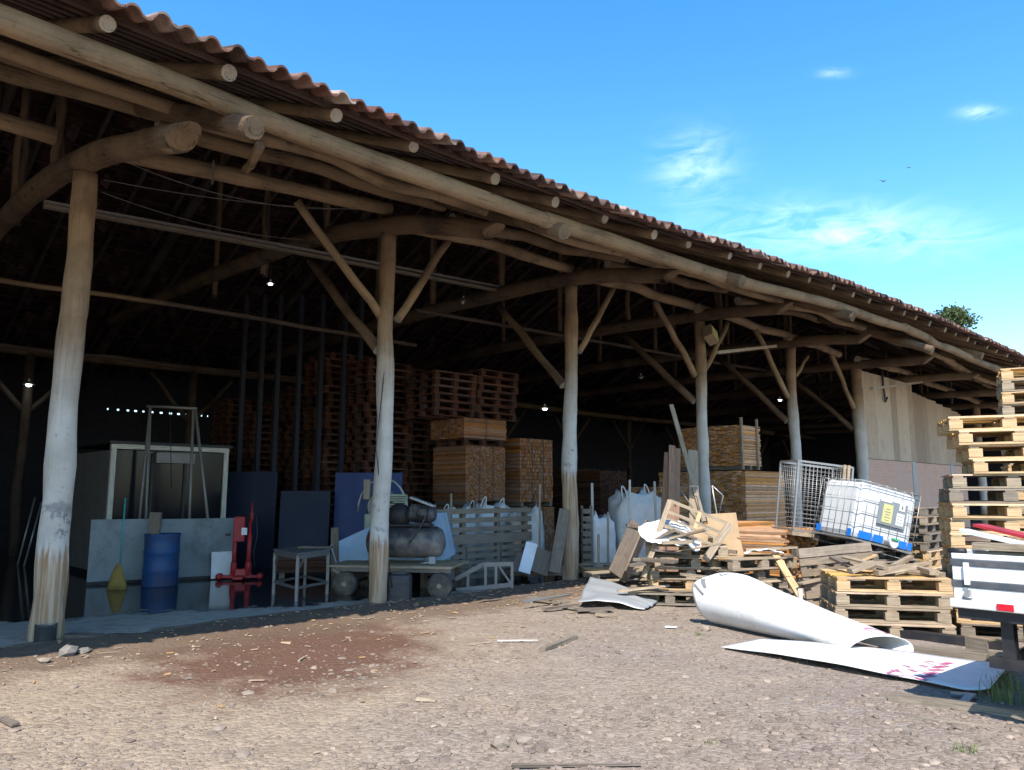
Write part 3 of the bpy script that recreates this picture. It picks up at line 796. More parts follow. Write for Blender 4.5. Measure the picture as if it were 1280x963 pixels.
# big stack behind the truck
def shB(i):
    return (0,0) if i in (9,10) else (-.05,0) if i<11 else (.10+.05*(14-i)-.10*(i==14),0)
stack((5.76,9.14),R(-22),15,['grey','yellow','tan','grey','yellow','yellow','yellow','yellow','yellow','grey','tan','yellow','yellow','yellow','yellow'],'the tall stack directly behind the truck','pallets stacked behind the truck',.018,.012,z0=.01,shift=shB)
stack((7.48,10.68),R(-28),20,['tan','yellow']*10,'the tallest stack at the right edge','pallets stacked at the right edge',.02,.015,z0=.01)
# stack further back by the brick wall
cE=aY(1157,650,15.2); cE=Vector((cE.x,cE.y,0))+U*.6+N*.5
stack((cE.x,cE.y),RZ,8,['yellow','yellow','yellow','grey','grey','grey','tan','grey'],'the stack before the brick wall','pallets stacked before the brick wall',.03,.02,z0=.01)
cE2=cE-N*.15+U*1.35
# mixed piles right of the third post
stack((2.72,12.2),R(-8),5,['tan','yellow','tan','tan','tan'],'the ragged pile under the white tarp','pallets piled under the tarp',.05,.06,z0=.01)
stack((3.50,12.05),R(24),4,['grey','tan','grey','tan'],'the grey pile left of the yellow rail','pallets piled behind the white roll',.03,.03,z0=.01)
p=g(772,731); pallet('broken0',(p.x,p.y+.3,.12),rotz(R(12))@Matrix.Rotation(R(4),4,'X'),'broken tan pallet lying by the foot of the third post','loose pallets')
p=g(840,757); pallet('grey1',(p.x+.05,p.y+.35,.02),rotz(R(-12)),'grey pallet on the ground poking out left of the white roll','loose pallets')
# under the white tank
stack((6.05,13.5),R(33),4,['grey','tan','grey','grey'],'the pile holding up the white tank','pallets under the white tank',.04,.05,z0=.01)
p=aY(1043,726,11.6); pallet('grey0',(p.x,p.y,p.z),rotz(R(12))@Matrix.Rotation(R(83),4,'X')@Matrix.Rotation(R(4),4,'Z'),'grey pallet standing upright on edge below the white tank','loose pallets')
# far tall stacks in the dark
GF='dark pallets in tall stacks deep inside the shed'
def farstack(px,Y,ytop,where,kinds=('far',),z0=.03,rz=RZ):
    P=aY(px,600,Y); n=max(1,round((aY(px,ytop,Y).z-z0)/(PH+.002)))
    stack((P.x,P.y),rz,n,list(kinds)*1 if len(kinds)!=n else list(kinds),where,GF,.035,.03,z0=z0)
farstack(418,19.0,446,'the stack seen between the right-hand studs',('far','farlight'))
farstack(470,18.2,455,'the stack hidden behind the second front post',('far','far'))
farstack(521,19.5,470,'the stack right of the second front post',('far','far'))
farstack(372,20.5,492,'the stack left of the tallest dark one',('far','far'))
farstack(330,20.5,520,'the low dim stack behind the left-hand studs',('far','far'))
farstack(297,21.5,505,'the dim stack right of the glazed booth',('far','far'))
# ------------------------------------------------------------------ sawn lumber bundles
def bundle(L,D,Hh,th,wd,along,mat,jit,strap=True,name='lumber_bundle'):
    """boards run along local x ('x') or y ('y'); origin at bottom centre"""
    mb=MB(); nl=int(Hh/th); 
    for i in range(nl):
        if along=='x':
            n=int(D/wd)
            for j in range(n):
                e=random.uniform(-jit,jit)
                mb.box((e,-D/2+wd*(j+.5),th*(i+.5)),(L+random.uniform(-jit,jit),wd*.94,th*.9),None,0,.002)
        else:
            n=int(L/wd)
            for j in range(n):
                e=random.uniform(-jit,jit)
                mb.box((-L/2+wd*(j+.5),e,th*(i+.5)),(wd*.94,D+random.uniform(-jit,jit),th*.9),None,0,.002)
    return mb
def put_bundle(corner,L,D,Hh,z0,lab,th=.03,wd=.1,along='y',mat='lumber',jit=.012,rz=RZ,straps=2,stakes=0,skid=True,nm='lumber_bundle'):
    """corner: near vertical edge (local -x,-y) on plan"""
    c=Vector((corner.x,corner.y,0))+rotz(rz).to_3x3()@Vector((L/2,D/2,0)); c.z=z0
    o=thing(nm,lab,'lumber stack',c,rz,'stacks of sawn lumber')
    base=.1 if skid else 0
    mb=bundle(L,D,Hh-base,th,wd,along,mat,jit)
    for v in mb.v: v.z+=base
    mb.build('boards',mat,o,True)
    if skid:
        for x in (-L/2+.1,0,L/2-.1):
            mb=MB(); mb.box((x,0,base/2),(.1,D-.04,base-.006)); mb.build('skid','wood_grey',o,True)
    for i in range(straps):
        x=-L/2+L*(i+1)/(straps+1); mb=MB()
        t=.004
        mb.box((x,-D/2-.02,Hh/2+base/2),(.018,t,Hh-base)); mb.box((x,D/2+.02,Hh/2+base/2),(.018,t,Hh-base)); mb.box((x,0,Hh+.006),(.018,D+.044,t))
        mb.build('strap','black',o,True)
    for x,y in [(-L/2-.03,-D/2-.03),(L/2-.2,-D/2-.03),(-L/2-.03,D/2)][:stakes]:
        mb=MB(); mb.box((x,y,Hh/2+.08),(.05,.05,Hh+.16)); mb.build('stake','wood_tan',o,True)
    return o
c=aY(582,600,17.2); put_bundle(c,1.25,1.15,1.3,.03,'lower lumber bundle hidden behind the slatted rack, under the big one')
z1=1.34; put_bundle(c,1.22,1.15,aY(582,557,17.2).z-z1,z1,'big square strapped bundle showing orange end grain above the slatted rack',.026,.055)
zt=aY(582,557,17.2).z
zp=zt+.003
pc=Vector((c.x,c.y,0))+rotz(RZ).to_3x3()@Vector((.6,.55,0))
for i,(where) in enumerate(['the big orange bundle']):
    pallet('far0',(pc.x,pc.y,zp),rotz(RZ),'brown pallet lying on top of the big orange bundle',GF)
zb=zp+PH+.004
put_bundle(c-U*.05,1.3,1.2,.45,zb,'flat yellow bundle between a pallet and two columns of pallets',.05,.12,'x','lumber',.01,skid=False,straps=1)
zz=zb+.46
for k,(a,b,nm,n) in enumerate(((-.55,.35,'left',6),(.75,.35,'right',7))):
    P=Vector((c.x,c.y,0))+rotz(RZ).to_3x3()@Vector((a+.3,b+.2,0))
    stack((P.x,P.y),RZ,n,['far']*n,f'the {nm} column on the flat yellow bundle',GF,.025,.03,z0=zz)
c2=aY(650,600,18.6); put_bundle(c2,1.2,1.1,aY(650,546,18.6).z-1.3,1.3,'strapped bundle of upright ends right of the big orange one',.09,.05,'y')
put_bundle(c2,1.2,1.1,1.26,.03,'lumber bundle below the right-hand strapped bundle',.05,.08)
c3=aY(750,600,23); put_bundle(c3,1.3,1.2,2.3,.03,'dim lumber stack deep behind the third post, farther right one',.05,.1,mat='wood_dark')
c3=aY(722,600,24.5); put_bundle(c3,1.2,1.1,2.4,.03,'dim lumber stack deep behind the third post, farther left one',.05,.1,mat='wood_dark')
c4=aY(927,560,19.2); zt4=aY(927,587,19.2).z
put_bundle(c4-U*.15-N*.15,2.0,2.6,zt4-.04,.03,'wide tan lumber stack under the staked bundle behind the fourth post',.035,.12,'x','lumber_rough',.03,stakes=0,straps=0)
put_bundle(c4,.95,1.9,aY(927,530,19.2).z-zt4,zt4+.0,'rough edged lumber bundle held by stakes behind the fourth post',.028,.12,'x','lumber_rough',.05,straps=0,stakes=2)
c5=aY(832,600,19.5); put_bundle(c5-U*.2,1.2,1.0,1.75,.03,'small lumber stack seen left of the fourth post',.04,.1,'x','lumber_rough',.03,straps=0)
c6=aY(932,660,15.2); put_bundle(c6-U*.3,1.5,1.2,1.05,.01,'low rough lumber stack behind the cardboard sheets',.03,.12,'x','lumber_rough',.04,straps=0)
c7=aY(985,680,14.0); put_bundle(c7-U*.2,1.35,1.2,.98,.01,'rough firewood-like stack carrying the wire cage',.045,.11,'y','lumber_rough',.05,straps=0)
pb=aY(345,720,14.8); put_bundle(Vector((pb.x,pb.y,0)),2.2,1.0,.42,.03,'low dark plank pile behind the steel table',.03,.18,'x','wood_dark',.08,rz=R(10),straps=0)
# ------------------------------------------------------------------ left interior
# pale sheet barrier
a=g(108,732,.03); b=g(290,722,.03)
lw=thing('sheet_barrier','low pale sheet metal barrier standing on the wet floor before the booth','barrier',a)
d=(b-a); n=Vector((-d.y,d.x,0)).normalized(); 
for q0,q1,nm in ((0,.47,0),(.472,1,1)):
    mb=MB(); p0=a+d*q0; p1=a+d*q1; h=1.12-.01*nm
    mb.prism([p0+Vector((0,0,.02)),p1+Vector((0,0,.02)),p1+Vector((0,0,h)),p0+Vector((0,0,h))],n*.03); mb.build('sheet','board_pale',lw)
mb=MB(); mb.beam(a+Vector((0,0,.03))-n*.02,b+Vector((0,0,.03))-n*.02,.04,.05); mb.build('bottom_rail','steel_dark',lw)
ws=g(275,724,.03); mb=MB(); dd=d.normalized(); p=ws-n*.09
mb.prism([p-dd*.18+Z3*.02,p+dd*.2+Z3*.02,p+dd*.2+Z3*.5+n*.05,p-dd*.18+Z3*.5+n*.05],n*.012); tag(mb.build('white_offcut','white_sheet'),'square white sheet offcut leaning on the barrier beside the red jack','sheet')
# glazed booth
s0,t0=ST(a); bz=2.42
bo=thing('glazed_booth','dark glazed booth with a pale frame behind the low barrier','booth',W(3.3,7,0.03))
SA,SB,TA,TB=2.42,4.62,6.05,8.4
def stb(s,t,z): return W(s,t,z)
for (sa_,ta_) in ((SA,TA),(SB,TA),(SA,TB),(SB,TB)):
    mb=MB(); mb.box(W(sa_,ta_,.03+bz/2),(.09,.09,bz),rotz(RZ)); mb.build('corner_post','wood_white' if ta_==TA else 'steel_dark',bo)
mb=MB(); mb.box(W((SA+SB)/2,TA,bz+.075),(SB-SA+.1,.1,.09),rotz(RZ)); mb.build('head_rail','wood_white',bo)
mb=MB(); mb.box(W((SA+SB)/2,(TA+TB)/2,bz+.15),(SB-SA+.2,TB-TA+.2,.05),rotz(RZ)); mb.build('roof','steel_dark',bo)
mb=MB(); mb.box(W((SA+SB)/2,TA+.01,.03+1.25),(SB-SA-.1,.02,2.3),rotz(RZ)); mb.build('front_pane','glass',bo)
mb=MB(); mb.box(W(SA,(TA+TB)/2,.03+1.25),(.02,TB-TA-.1,2.3),rotz(RZ)); mb.build('side_panel','steel_grey',bo)
for sg in (.33,.62):
    mb=MB(); mb.box(W(SA+(SB-SA)*sg,TA-.01,.03+1.2),(.05,.04,2.3),rotz(RZ)); mb.build('mullion','steel_dark',bo)
mb=MB(); mb.box(W(3.55,TA-.08,2.3),(.75,.10,.2),rotz(RZ)); mb.build('vent_grille','steel_grey',bo)
# gantry frame
ga=thing('hoist_frame','thin dark steel hoist frame with splayed legs rising over the booth','frame',g(215,727,.03))
for pp in ([aY(188,508,14.85),aY(184,650,14.85)],[aY(242,510,14.85),aY(238,650,14.85)],[aY(188,508,14.85),aY(172,652,14.85)],[aY(244,510,14.85),aY(272,650,14.85)],[aY(184,508,14.85),aY(246,511,14.85)]):
    mb=MB(); 
    if abs(pp[0].z-pp[1].z)>.3: pp[1].z=.03
    mb.tube(pp,.028,6); mb.build('leg' if abs(pp[0].z-pp[1].z)>.3 else 'crossbar','steel_grey',ga)
mb=MB(); mb.tube([aY(213,509,14.85),aY(214,610,14.85)],.008,5); mb.build('cable','steel_dark',ga)
# drum
P=g(190,735,.03); P=Vector((P.x,P.y+.29,.03))
dr=thing('oil_drum','dented open blue drum standing in the puddle by the barrier','drum',P)
mb=MB(); pf=[(.285,0),(.295,.02)]
for z in (.28,.58): pf+=[(.285,z-.03),(.302,z),(.285,z+.03)]
pf+=[(.286,.84),(.30,.87),(.295,.885),(.27,.885),(.27,.3),(.0,.3)]
mb.lathe(P,pf,28); mb.build('body','blue_drum',dr)
mb=MB(); mb.box(P+Vector((-.22,.12,.62)),(.2,.05,1.25),Matrix.Rotation(R(2),3,'Y')); tag(mb.build('plank','wood_grey'),'short grey plank standing upright behind the blue drum','plank')
# broom
P=g(146,737,.03)
br=thing('broom','upright broom with a teal handle and yellow bristles against the barrier','broom',P)
mb=MB(); mb.tube([P+Vector((0,.05,.38)),P+Vector((.0,.08,1.5))],.014,8); mb.build('handle','teal',br)
mb=MB(); mb.lathe(P,[(.17,0),(.15,.1),(.08,.32),(.03,.42)],14)
for v in mb.v: v.y=P.y+(v.y-P.y)*.4
mb.build('bristles','straw',br)
# leaning pipes at far left
for k,(x0,y0,x1,y1,lab) in enumerate(((22,706,44,622,'left pale pipe leaning in the dark at the far left'),(30,708,52,628,'right pale pipe leaning in the dark at the far left'))):
    a_=g(x0,y0,.03); mb=MB(); mb.tube([a_,aY(x1,y1,a_.y+.35)],.02,7); tag(mb.build('leaning_pipe','galv'),lab,'pipe','pipes leaning in the dark')
# red jack
P=g(297,726,.03); P.y+=.12
jk=thing('jack_stand','red two-column hydraulic jack standing in the puddle','jack',P,R(8))
def jl(v): return rotz(R(8))@Vector(v)+P
mb=MB(); mb.box((0,0,.06),(.70,.12,.05)); mb.box((0,0,.05),(.18,.45,.06)); mb.box((.01,0,.14),(.40,.10,.12),None,0,0,.75); mb.build('base','red',jk,True,.01)
for x in (-.36,.36):
    mb=MB(); mb.lathe((x,-.03,.07),[(.0,-.07),(.05,-.068),(.058,-.05),(.058,.05),(.05,.068),(0,.07)],16,axis=(0,1,0)); mb.build('foot','red',jk,True)
for x in (-.12,.14):
    mb=MB(); mb.lathe((x,0,.08),[(.042,0),(.042,.75),(.026,.76),(.026,1.0)],14); mb.build('column','red',jk,True)
    mb=MB(); mb.lathe((x,0,.08),[(.062,0),(.06,.2),(.045,.26)],14); mb.build('column_boot','red',jk,True)
mb=MB(); mb.box((-.05,0,.92),(.20,.12,.46)); mb.build('gearbox','red',jk,True,.015)
mb=MB(); mb.box((.05,-.068,.88),(.10,.006,.13)); mb.build('label_plate','white_paint',jk,True)
mb=MB(); mb.lathe((.16,0,1.05),[(.03,0),(.032,.14),(.014,.19),(.011,.36)],10); mb.build('spindle','red',jk,True)
mb=MB(); mb.tube([(-.02,0,1.19),(.27,0,1.19)],.012,7); mb.build('crank_bar','steel_dark',jk,True)
mb=MB(); mb.tube([(.24,.02,1.15),(.27,.03,.8),(.22,.02,.5),(.25,.04,.2)],.009,6); mb.build('hose','black',jk,True)
mb=MB(); mb.box((-.25,0,.82),(.08,.06,.05)); mb.build('release_valve','steel_dark',jk,True)
# steel table
tb=thing('steel_table','bare grey steel work table with an open lower frame','table',g(376,745,.03))
legs=[g(342,743,.03),g(370.5,752,.03),g(409,743,.03),g(381,735,.03)]
zt=.70
for p in legs:
    mb=MB(); q=p.copy(); mb.beam(q,Vector((q.x,q.y,zt-.03)),.045,.045); mb.build('leg','steel_grey',tb)
for i in range(4):
    p,q=legs[i].copy(),legs[(i+1)%4].copy(); mid=(p+q)/2
    mb=MB(); p.z=q.z=.22; mb.beam(p,q,.035,.035); mb.build('lower_rail','steel_grey',tb)
    mb=MB(); p=p.copy();q=q.copy(); p.z=q.z=zt-.03; mb.beam(p,q,.04,.06); mb.build('upper_rail','steel_grey',tb)
mb=MB(); top=[p.copy() for p in legs]
for p in top: p.z=zt+.004
cc=sum(top,Vector())/4; top=[cc+(p-cc)*1.08 for p in top]
mb.prism(top,(0,0,.025)); mb.build('table_top','steel_grey',tb)
for i in (0,1,2):
    p=legs[i]; q=legs[(i+1)%4]; d_=(q-p).normalized(); mb=MB()
    mb.beam(Vector((p.x,p.y,zt-.2))+d_*.02,Vector((p.x,p.y,zt-.05))+d_*.17,.02,.03); mb.build('gusset','steel_grey',tb)
for k,(dx,dy,L,lab) in enumerate(((.05,.05,.55,'brown board lying across the back of the steel table'),)):
    mb=MB(); mb.beam(cc+Vector((-.1,.15,.045)),cc+Vector((.45,.1,.045)),.10,.03); tag(mb.build('board','wood_brown'),lab,'board')
mb=MB(); p=g(411,738,.03); mb.box((p.x+.02,p.y+.3,.53),(.13,.05,1.0),Matrix.Rotation(R(-2),3,'Y')); tag(mb.build('plank','wood_brown'),'brown plank standing behind the right leg of the steel table','plank')
# blue boards
def panel(name,lab,cat,x0,x1,ytop,Y,mat,lean=.1,th=.03,z0=.03):
    a_=aY(x0,600,Y);b_=aY(x1,600,Y); zt_=aY((x0+x1)/2,ytop,Y).z; mb=MB(); e=Vector((0,lean,0))
    p=[Vector((a_.x,a_.y,z0)),Vector((b_.x,b_.y,z0)),Vector((b_.x,b_.y,zt_))+e,Vector((a_.x,a_.y,zt_))+e]
    mb.prism(p,(0,th,0)); return tag(mb.build(name,mat),lab,cat)
panel('blue_board','tall bright blue panel standing behind the second front post','panel',418,502,591,15.8,'blue_panel')
panel('blue_board','dark blue notice-like board behind the steel table','panel',350,412,614,15.4,'blue_dark')
panel('blue_board','wide dim navy panel between the red jack and the steel table','panel',282,345,590,17.0,'blue_dark')
# ------------------------------------------------------------------ compressor cart
Y0=12.45
ct=thing('flatbed_cart','wooden flatbed cart on four dusty rubber wheels carrying the compressor','cart',g(505,748,0))
pA=aY(421,705,12.85); pB=aY(575,700,12.35); zc_=.47
x0,x1=pA.x,pB.x
ctr=Vector(((x0+x1)/2,12.9,0)); ra=math.atan2(-.35,x1-x0)
RC=rotz(ra)
def cl(v): return RC@Vector(v)+ctr
L=(x1-x0)
mb=MB()
for i in range(6): mb.box(cl((0,-.5+.2*i,zc_)),(L,.185,.035),RC,0,.004)
mb.build('platform','dustwood',ct)
for y in (-.42,.42):
    mb=MB(); mb.box(cl((0,y,zc_-.055)),(L-.1,.06,.07),RC); mb.build('chassis_rail','steel_grey',ct)
for x in (-L/2+.3,L/2-.2):
    mb=MB(); mb.tube([cl((x,-.5,.19)),cl((x,.5,.19))],.025,8); mb.build('axle','steel_dark',ct)
    mb=MB(); mb.box(cl((x,0,.31)),(.08,.5,.2),RC); mb.build('bolster','steel_grey',ct)
    for y in (-.52,.52):
        ax=RC.to_3x3()@Vector((0,1,0)); w=MB()
        w.lathe(cl((x,y,.195)),[(.11,-.07),(.18,-.075),(.195,-.045),(.195,.045),(.18,.075),(.11,.07)],22,axis=ax); wo=w.build('wheel','rubber',ct)
        w=MB(); w.lathe(cl((x,y,.195)),[(.0,-.07),(.035,-.085),(.04,-.05),(.115,-.055),(.115,.055),(.04,.05),(0,.06)],18,axis=ax); w.build('hub','dustwood',wo)
mb=MB(); mb.beam(cl((-L/2+.05,-.45,zc_-.05)),cl((-L/2+.38,-.45,.22)),.04,.05); mb.build('strut','steel_grey',ct)
cp=thing('air_compressor','dusty black air compressor tank with its motor on the flatbed cart','compressor',cl((0,0,zc_+.02)))
tz=zc_+.36; axd=RC.to_3x3()@X3; tc_=aY(507,688,12.75); cx0=tc_.x
tL=1.3; T_=Vector((cx0,12.75,tz))
mb=MB(); mb.lathe(T_,[(0,-tL/2),(.12,-tL/2+.015),(.21,-tL/2+.06),(.25,-tL/2+.14),(.25,tL/2-.14),(.21,tL/2-.06),(.12,tL/2-.015),(0,tL/2)],26,axis=axd); mb.build('tank','tank',cp)
for q in (-.4,.4):
    mb=MB(); mb.box(T_+axd*q+Vector((0,0,-.30)),(.06,.3,.14),RC); mb.build('foot','tank',cp)
mb=MB(); mb.box(T_+axd*.03+Vector((0,0,.265)),(.8,.28,.03),RC); mb.build('saddle','steel_dark',cp)
mo=T_+axd*.28+Vector((0,0,.45))
ax2=(axd+Vector((0,0,-.06))).normalized()
mb=MB(); prf=[(0,-.24),(.10,-.235),(.125,-.20)]
for q in range(13): prf+=[(.125 if q%2 else .148,-.18+.025*q),(.125 if q%2 else .148,-.165+.025*q)]
mb.lathe(mo,prf+[(.125,.17),(.10,.21),(0,.215)],24,axis=ax2,smooth=False)
mb.box(mo+Vector((.02,-.13,.03)),(.13,.07,.10),RC); mb.box(mo+Vector((0,0,-.16)),(.26,.22,.03),RC)
for i in range(14):
    th=2*PI*i/14; 
mb.build('motor','tank',cp)
mb=MB(); mb.beam(mo-axd*.2+Vector((0,-.02,.26)),mo+axd*.2+Vector((0,-.02,.12)),.16,.03); mb.build('belt_guard','zinc',cp)
ph=T_-axd*.12+Vector((0,0,.42))
mb=MB(); mb.lathe(ph,[(0,-.07),(.19,-.06),(.2,0),(.19,.05),(.05,.07)],22,axis=(0,1,0)); mb.build('flywheel','steel_dark',cp)
mb=MB(); mb.box(ph+Vector((.0,.16,-.02)),(.24,.2,.28),RC)
for i in range(5): mb.box(ph+Vector((-.04,.1,.16+.035*i)),(.2,.2,.016),RC)
mb.build('pump_head','steel_dark',cp)
mb=MB(); mb.box(T_+axd*.45+Vector((.02,-.19,-.27)),(.1,.08,.11),RC); mb.tube([T_+axd*.45+Vector((0,-.2,-.3)),T_+axd*.28+Vector((0,-.24,-.32))],.015,6); mb.build('drain_valve','zinc',cp)
mb=MB(); mb.lathe(T_-axd*.56+Vector((0,-.2,.06)),[(.0,-.03),(.045,-.025),(.045,.025),(0,.03)],12,axis=(0,1,0)); mb.build('gauge','red',cp)
for q0,q1,dz_ in ((ph+Vector((-.1,-.02,.2)),T_-axd*.45+Vector((0,-.1,.22)),.16),(mo+Vector((.1,-.13,.05)),T_+axd*.1+Vector((0,-.25,.0)),-.05)):
    mb=MB(); mb.tube([q0+(q1-q0)*(i/10)+Vector((0,-.06*math.sin(PI*i/10),dz_*math.sin(PI*i/10))) for i in range(11)],.013,7); mb.build('hose','black',cp)
# small bottle standing on the cart
P=cl((-L/2+.83,-.42,zc_+.02)); mb=MB(); mb.lathe(P,[(.03,0),(.032,.14),(.014,.18),(.012,.22)],10); tag(mb.build('bottle','black'),'small dark bottle standing on the cart in front of the compressor tank','bottle')
# light blue hopper behind the compressor
Yh=13.35
pts=[(414,681),(423,711),(541,709),(568,694),(557,641),(536,642),(470,655)]
P=[aY(x,y,Yh) for x,y in pts]
P=[Vector((p.x,p.y+.0,max(p.z,.0)-.0)) for p in P]
hp=thing('machine_hood','light blue folded steel machine hood standing behind the compressor','machine hood',Vector((P[2].x,Yh,.03)))
mb=MB(); mb.prism(P,(0,.7,0)); mb.build('hood','lightblue',hp,bevel=.01)
mb=MB(); mb.beam(P[4]+Vector((0,-.012,0)),P[3]+Vector((0,-.012,0)),.03,.02); mb.beam(P[0]+Vector((0,-.012,0)),P[1]+Vector((0,-.012,0)),.03,.02); mb.build('edge_flange','lightblue',hp)
for (x,y) in ((430,712),(560,697)):
    q=aY(x,y,Yh+.1); mb=MB(); mb.beam(Vector((q.x,q.y+.2,.03)),Vector((q.x,q.y+.2,q.z+.05)),.06,.06); mb.build('leg','lightblue',hp)
# pale green machine behind the second post
c=aY(487,640,14.6); mc=thing('band_saw','pale green band saw with a hooped wheel guard behind the second post','machine',Vector((c.x,14.6,.03)))
zt_=aY(487,612,14.6).z
mb=MB(); mb.box((aY(470,640,14.6).x,14.75,.03+.6),(.42,.4,1.2)); mb.build('body','greenish',mc,bevel=.03)
mb=MB(); mb.box((aY(498,630,14.6).x,14.6,aY(498,632,14.6).z),(.32,.3,.42)); mb.build('motor_box','greenish',mc,bevel=.04)
mb=MB(); wc=aY(478,640,14.55); mb.tube([wc+Vector((.46*math.cos(q*PI/12),0,.62*math.sin(q*PI/12))) for q in range(13)],.02,8); mb.build('wheel_guard','galv',mc)
mb=MB(); mb.lathe(wc+Vector((0,.05,.1)),[(.28,-.02),(.31,0),(.28,.02)],22,axis=(0,1,0)); mb.build('saw_wheel','steel_grey',mc)
mb=MB(); q=aY(459,612,14.5); mb.box((q.x,14.48,q.z),(.11,.1,.36)); mb.build('switch_box','wood_tan',mc)
# cable clipped down the second post and plastic canister by its foot
P=g(496,757,0); P.y+=.2
jc=thing('canister','scuffed black plastic canister at the foot of the second post','canister',P)
mb=MB(); mb.box(P+Vector((0,0,.215)),(.36,.30,.43)); mb.build('body','black',jc,bevel=.06)
mb=MB(); mb.box(P+Vector((.0,0,.44)),(.2,.1,.03)); mb.build('lid','black',jc)
for z in (.12,.3):
    mb=MB(); mb.box(P+Vector((0,0,z)),(.372,.312,.02)); mb.build('rib','black',jc,bevel=.005)
mb=MB(); mb.tube([aT(483,440,-.2),aT(470,560,-.2),aT(479,650,-.25),aT(490,735,-.3)],.008,5); tag(mb.build('power_cable','black'),'thin black cable hanging down beside the second post','cable')
# paint can at the first post
P=g(57,806,0)+Vector((0,-.02,.0)); pc_=thing('paint_can','small tar-splashed black can at the foot of the leftmost post','can',P)
mb=MB(); mb.lathe(P,[(.1,0),(.105,.01),(.105,.2),(.11,.215),(.1,.215),(.098,.05),(0,.05)],18); mb.build('body','black',pc_)
mb=MB(); mb.tube([P+Vector((.107*math.cos(q*PI/8),-.02,.19+.03*math.sin(q*PI/8))) for q in range(9)],.004,5); mb.build('handle','galv',pc_)
# ------------------------------------------------------------------ slatted rack, dolly, bags
sl=thing('slatted_rack','long grey slatted timber rack standing between the second and third posts','rack',W(7.1,.9,.03))
SA_,SB_=5.75,8.35; TT=.75
for z,h in ((1.29,.09),(1.13,.09),(.97,.09),(.80,.17)):
    mb=MB(); mb.beam(W(SA_,TT,z),W(SB_,TT,z),.03,h,jit=.004); mb.build('slat','wood_grey',sl)
for z in (.62,.5,.38,.26,.14):
    for a_,b_ in ((SA_+.05,SA_+.9),(SA_+1.0,SA_+1.75),(SA_+1.85,SB_)):
        mb=MB(); mb.beam(W(a_,TT+.04,z),W(b_,TT+.04,z),.025,.075,jit=.004); mb.build('slat','wood_grey',sl)
for s in (SA_+.1,SA_+.95,SA_+1.8,SB_-.08):
    mb=MB(); mb.beam(W(s,TT+.1,.03),W(s,TT+.1,1.36),.09,.08,up=U); mb.build('upright','wood_grey',sl)
s2=thing('slat_frame','narrow grey slatted frame upright at the right of the third post','frame',W(9.1,.7,.03))
for i in range(9):
    mb=MB(); z=.15+i*.14; mb.beam(aY(727,600,14.9)*1+Vector((0,0,z-aY(727,600,14.9).z)),aY(738,600,15.0)+Vector((0,0,z-aY(738,600,15.0).z)),.03,.09); mb.build('slat','wood_grey',s2)
for x in (727,738):
    q=aY(x,600,15.03); mb=MB(); mb.box((q.x,q.y,.7),(.05,.05,1.35)); mb.build('upright','wood_grey',s2)
def bag(P,w,d,h,lab,seed,loops=True,rz=0):
    o=thing('bulk_bag',lab,'bulk bag',P,rz,'white bulk bags of the shed front')
    mb=MB(); nu,nv=28,18
    for j in range(nv+1):
        q=j/nv; zz=h*q
        for i in range(nu):
            th=2*PI*i/nu; c_,s_=math.cos(th),math.sin(th)
            e=.55; sx=math.copysign(abs(c_)**e,c_); sy=math.copysign(abs(s_)**e,s_)
            f=1+.10*math.sin(PI*q)-.05*q
            if q>.93: f*=.75
            nz=noise.noise(Vector((sx*2+seed,sy*2,zz*3)))*.06+noise.noise(Vector((sx*6+seed,sy*6,zz*8)))*.03
            ztop=zz+(q>.8)*(noise.noise(Vector((c_*2,s_*2,seed)))*.18+ .10*abs(c_*s_))
            mb.v.append(Vector((sx*w/2*(f+nz),sy*d/2*(f+nz),ztop)))
    for j in range(nv):
        for i in range(nu):
            i2=(i+1)%nu; mb.face([j*nu+i,j*nu+i2,(j+1)*nu+i2,(j+1)*nu+i],[(i/nu,j/nv)]*4,0,True)
    c_=len(mb.v); mb.v.append(Vector((0,0,h*.93)))
    for i in range(nu): mb.face([nv*nu+i,nv*nu+(i+1)%nu,c_],[(0,0)]*3,0,True)
    mb.build('sack','bag',o,True)
    if loops:
        for sx,sy in ((-1,-1),(1,.6)):
            mb=MB(); x,y=sx*w*.40,sy*d*.40; hh=random.uniform(.10,.24); tl=random.uniform(-.12,.12)
            mb.tube([Vector((x-.05*math.cos(q*PI/10)+tl*math.sin(q*PI/10),y,h*.92+(hh+h*.08)*math.sin(q*PI/10)**.7)) for q in range(11)],.013,6); mb.build('loop','bag',o,True)
    return o
P=aY(795,650,15.9); bag((P.x,P.y,.03),1.02,.95,1.55,'big white bulk bag right of the third post, fullest of all',1,True,.3)
P=aY(750,660,15.4); bag((P.x,P.y,.03),.5,.6,1.12,'slim white bulk bag just right of the third post',5,False,.2)
P=aY(612,640,16.1); bag((P.x,P.y,.03),.72,.8,1.32,'white bulk bag with raised loops behind the middle of the slatted rack',9,True,.4)
P=aY(572,640,16.0); bag((P.x,P.y,.03),.72,.8,1.22,'slumped white bulk bag behind the left of the slatted rack',13,True,.2)
P=aY(655,640,15.6); bag((P.x,P.y,.03),.7,.7,1.18,'white bulk bag showing through the right slats of the rack',17,True,.2)
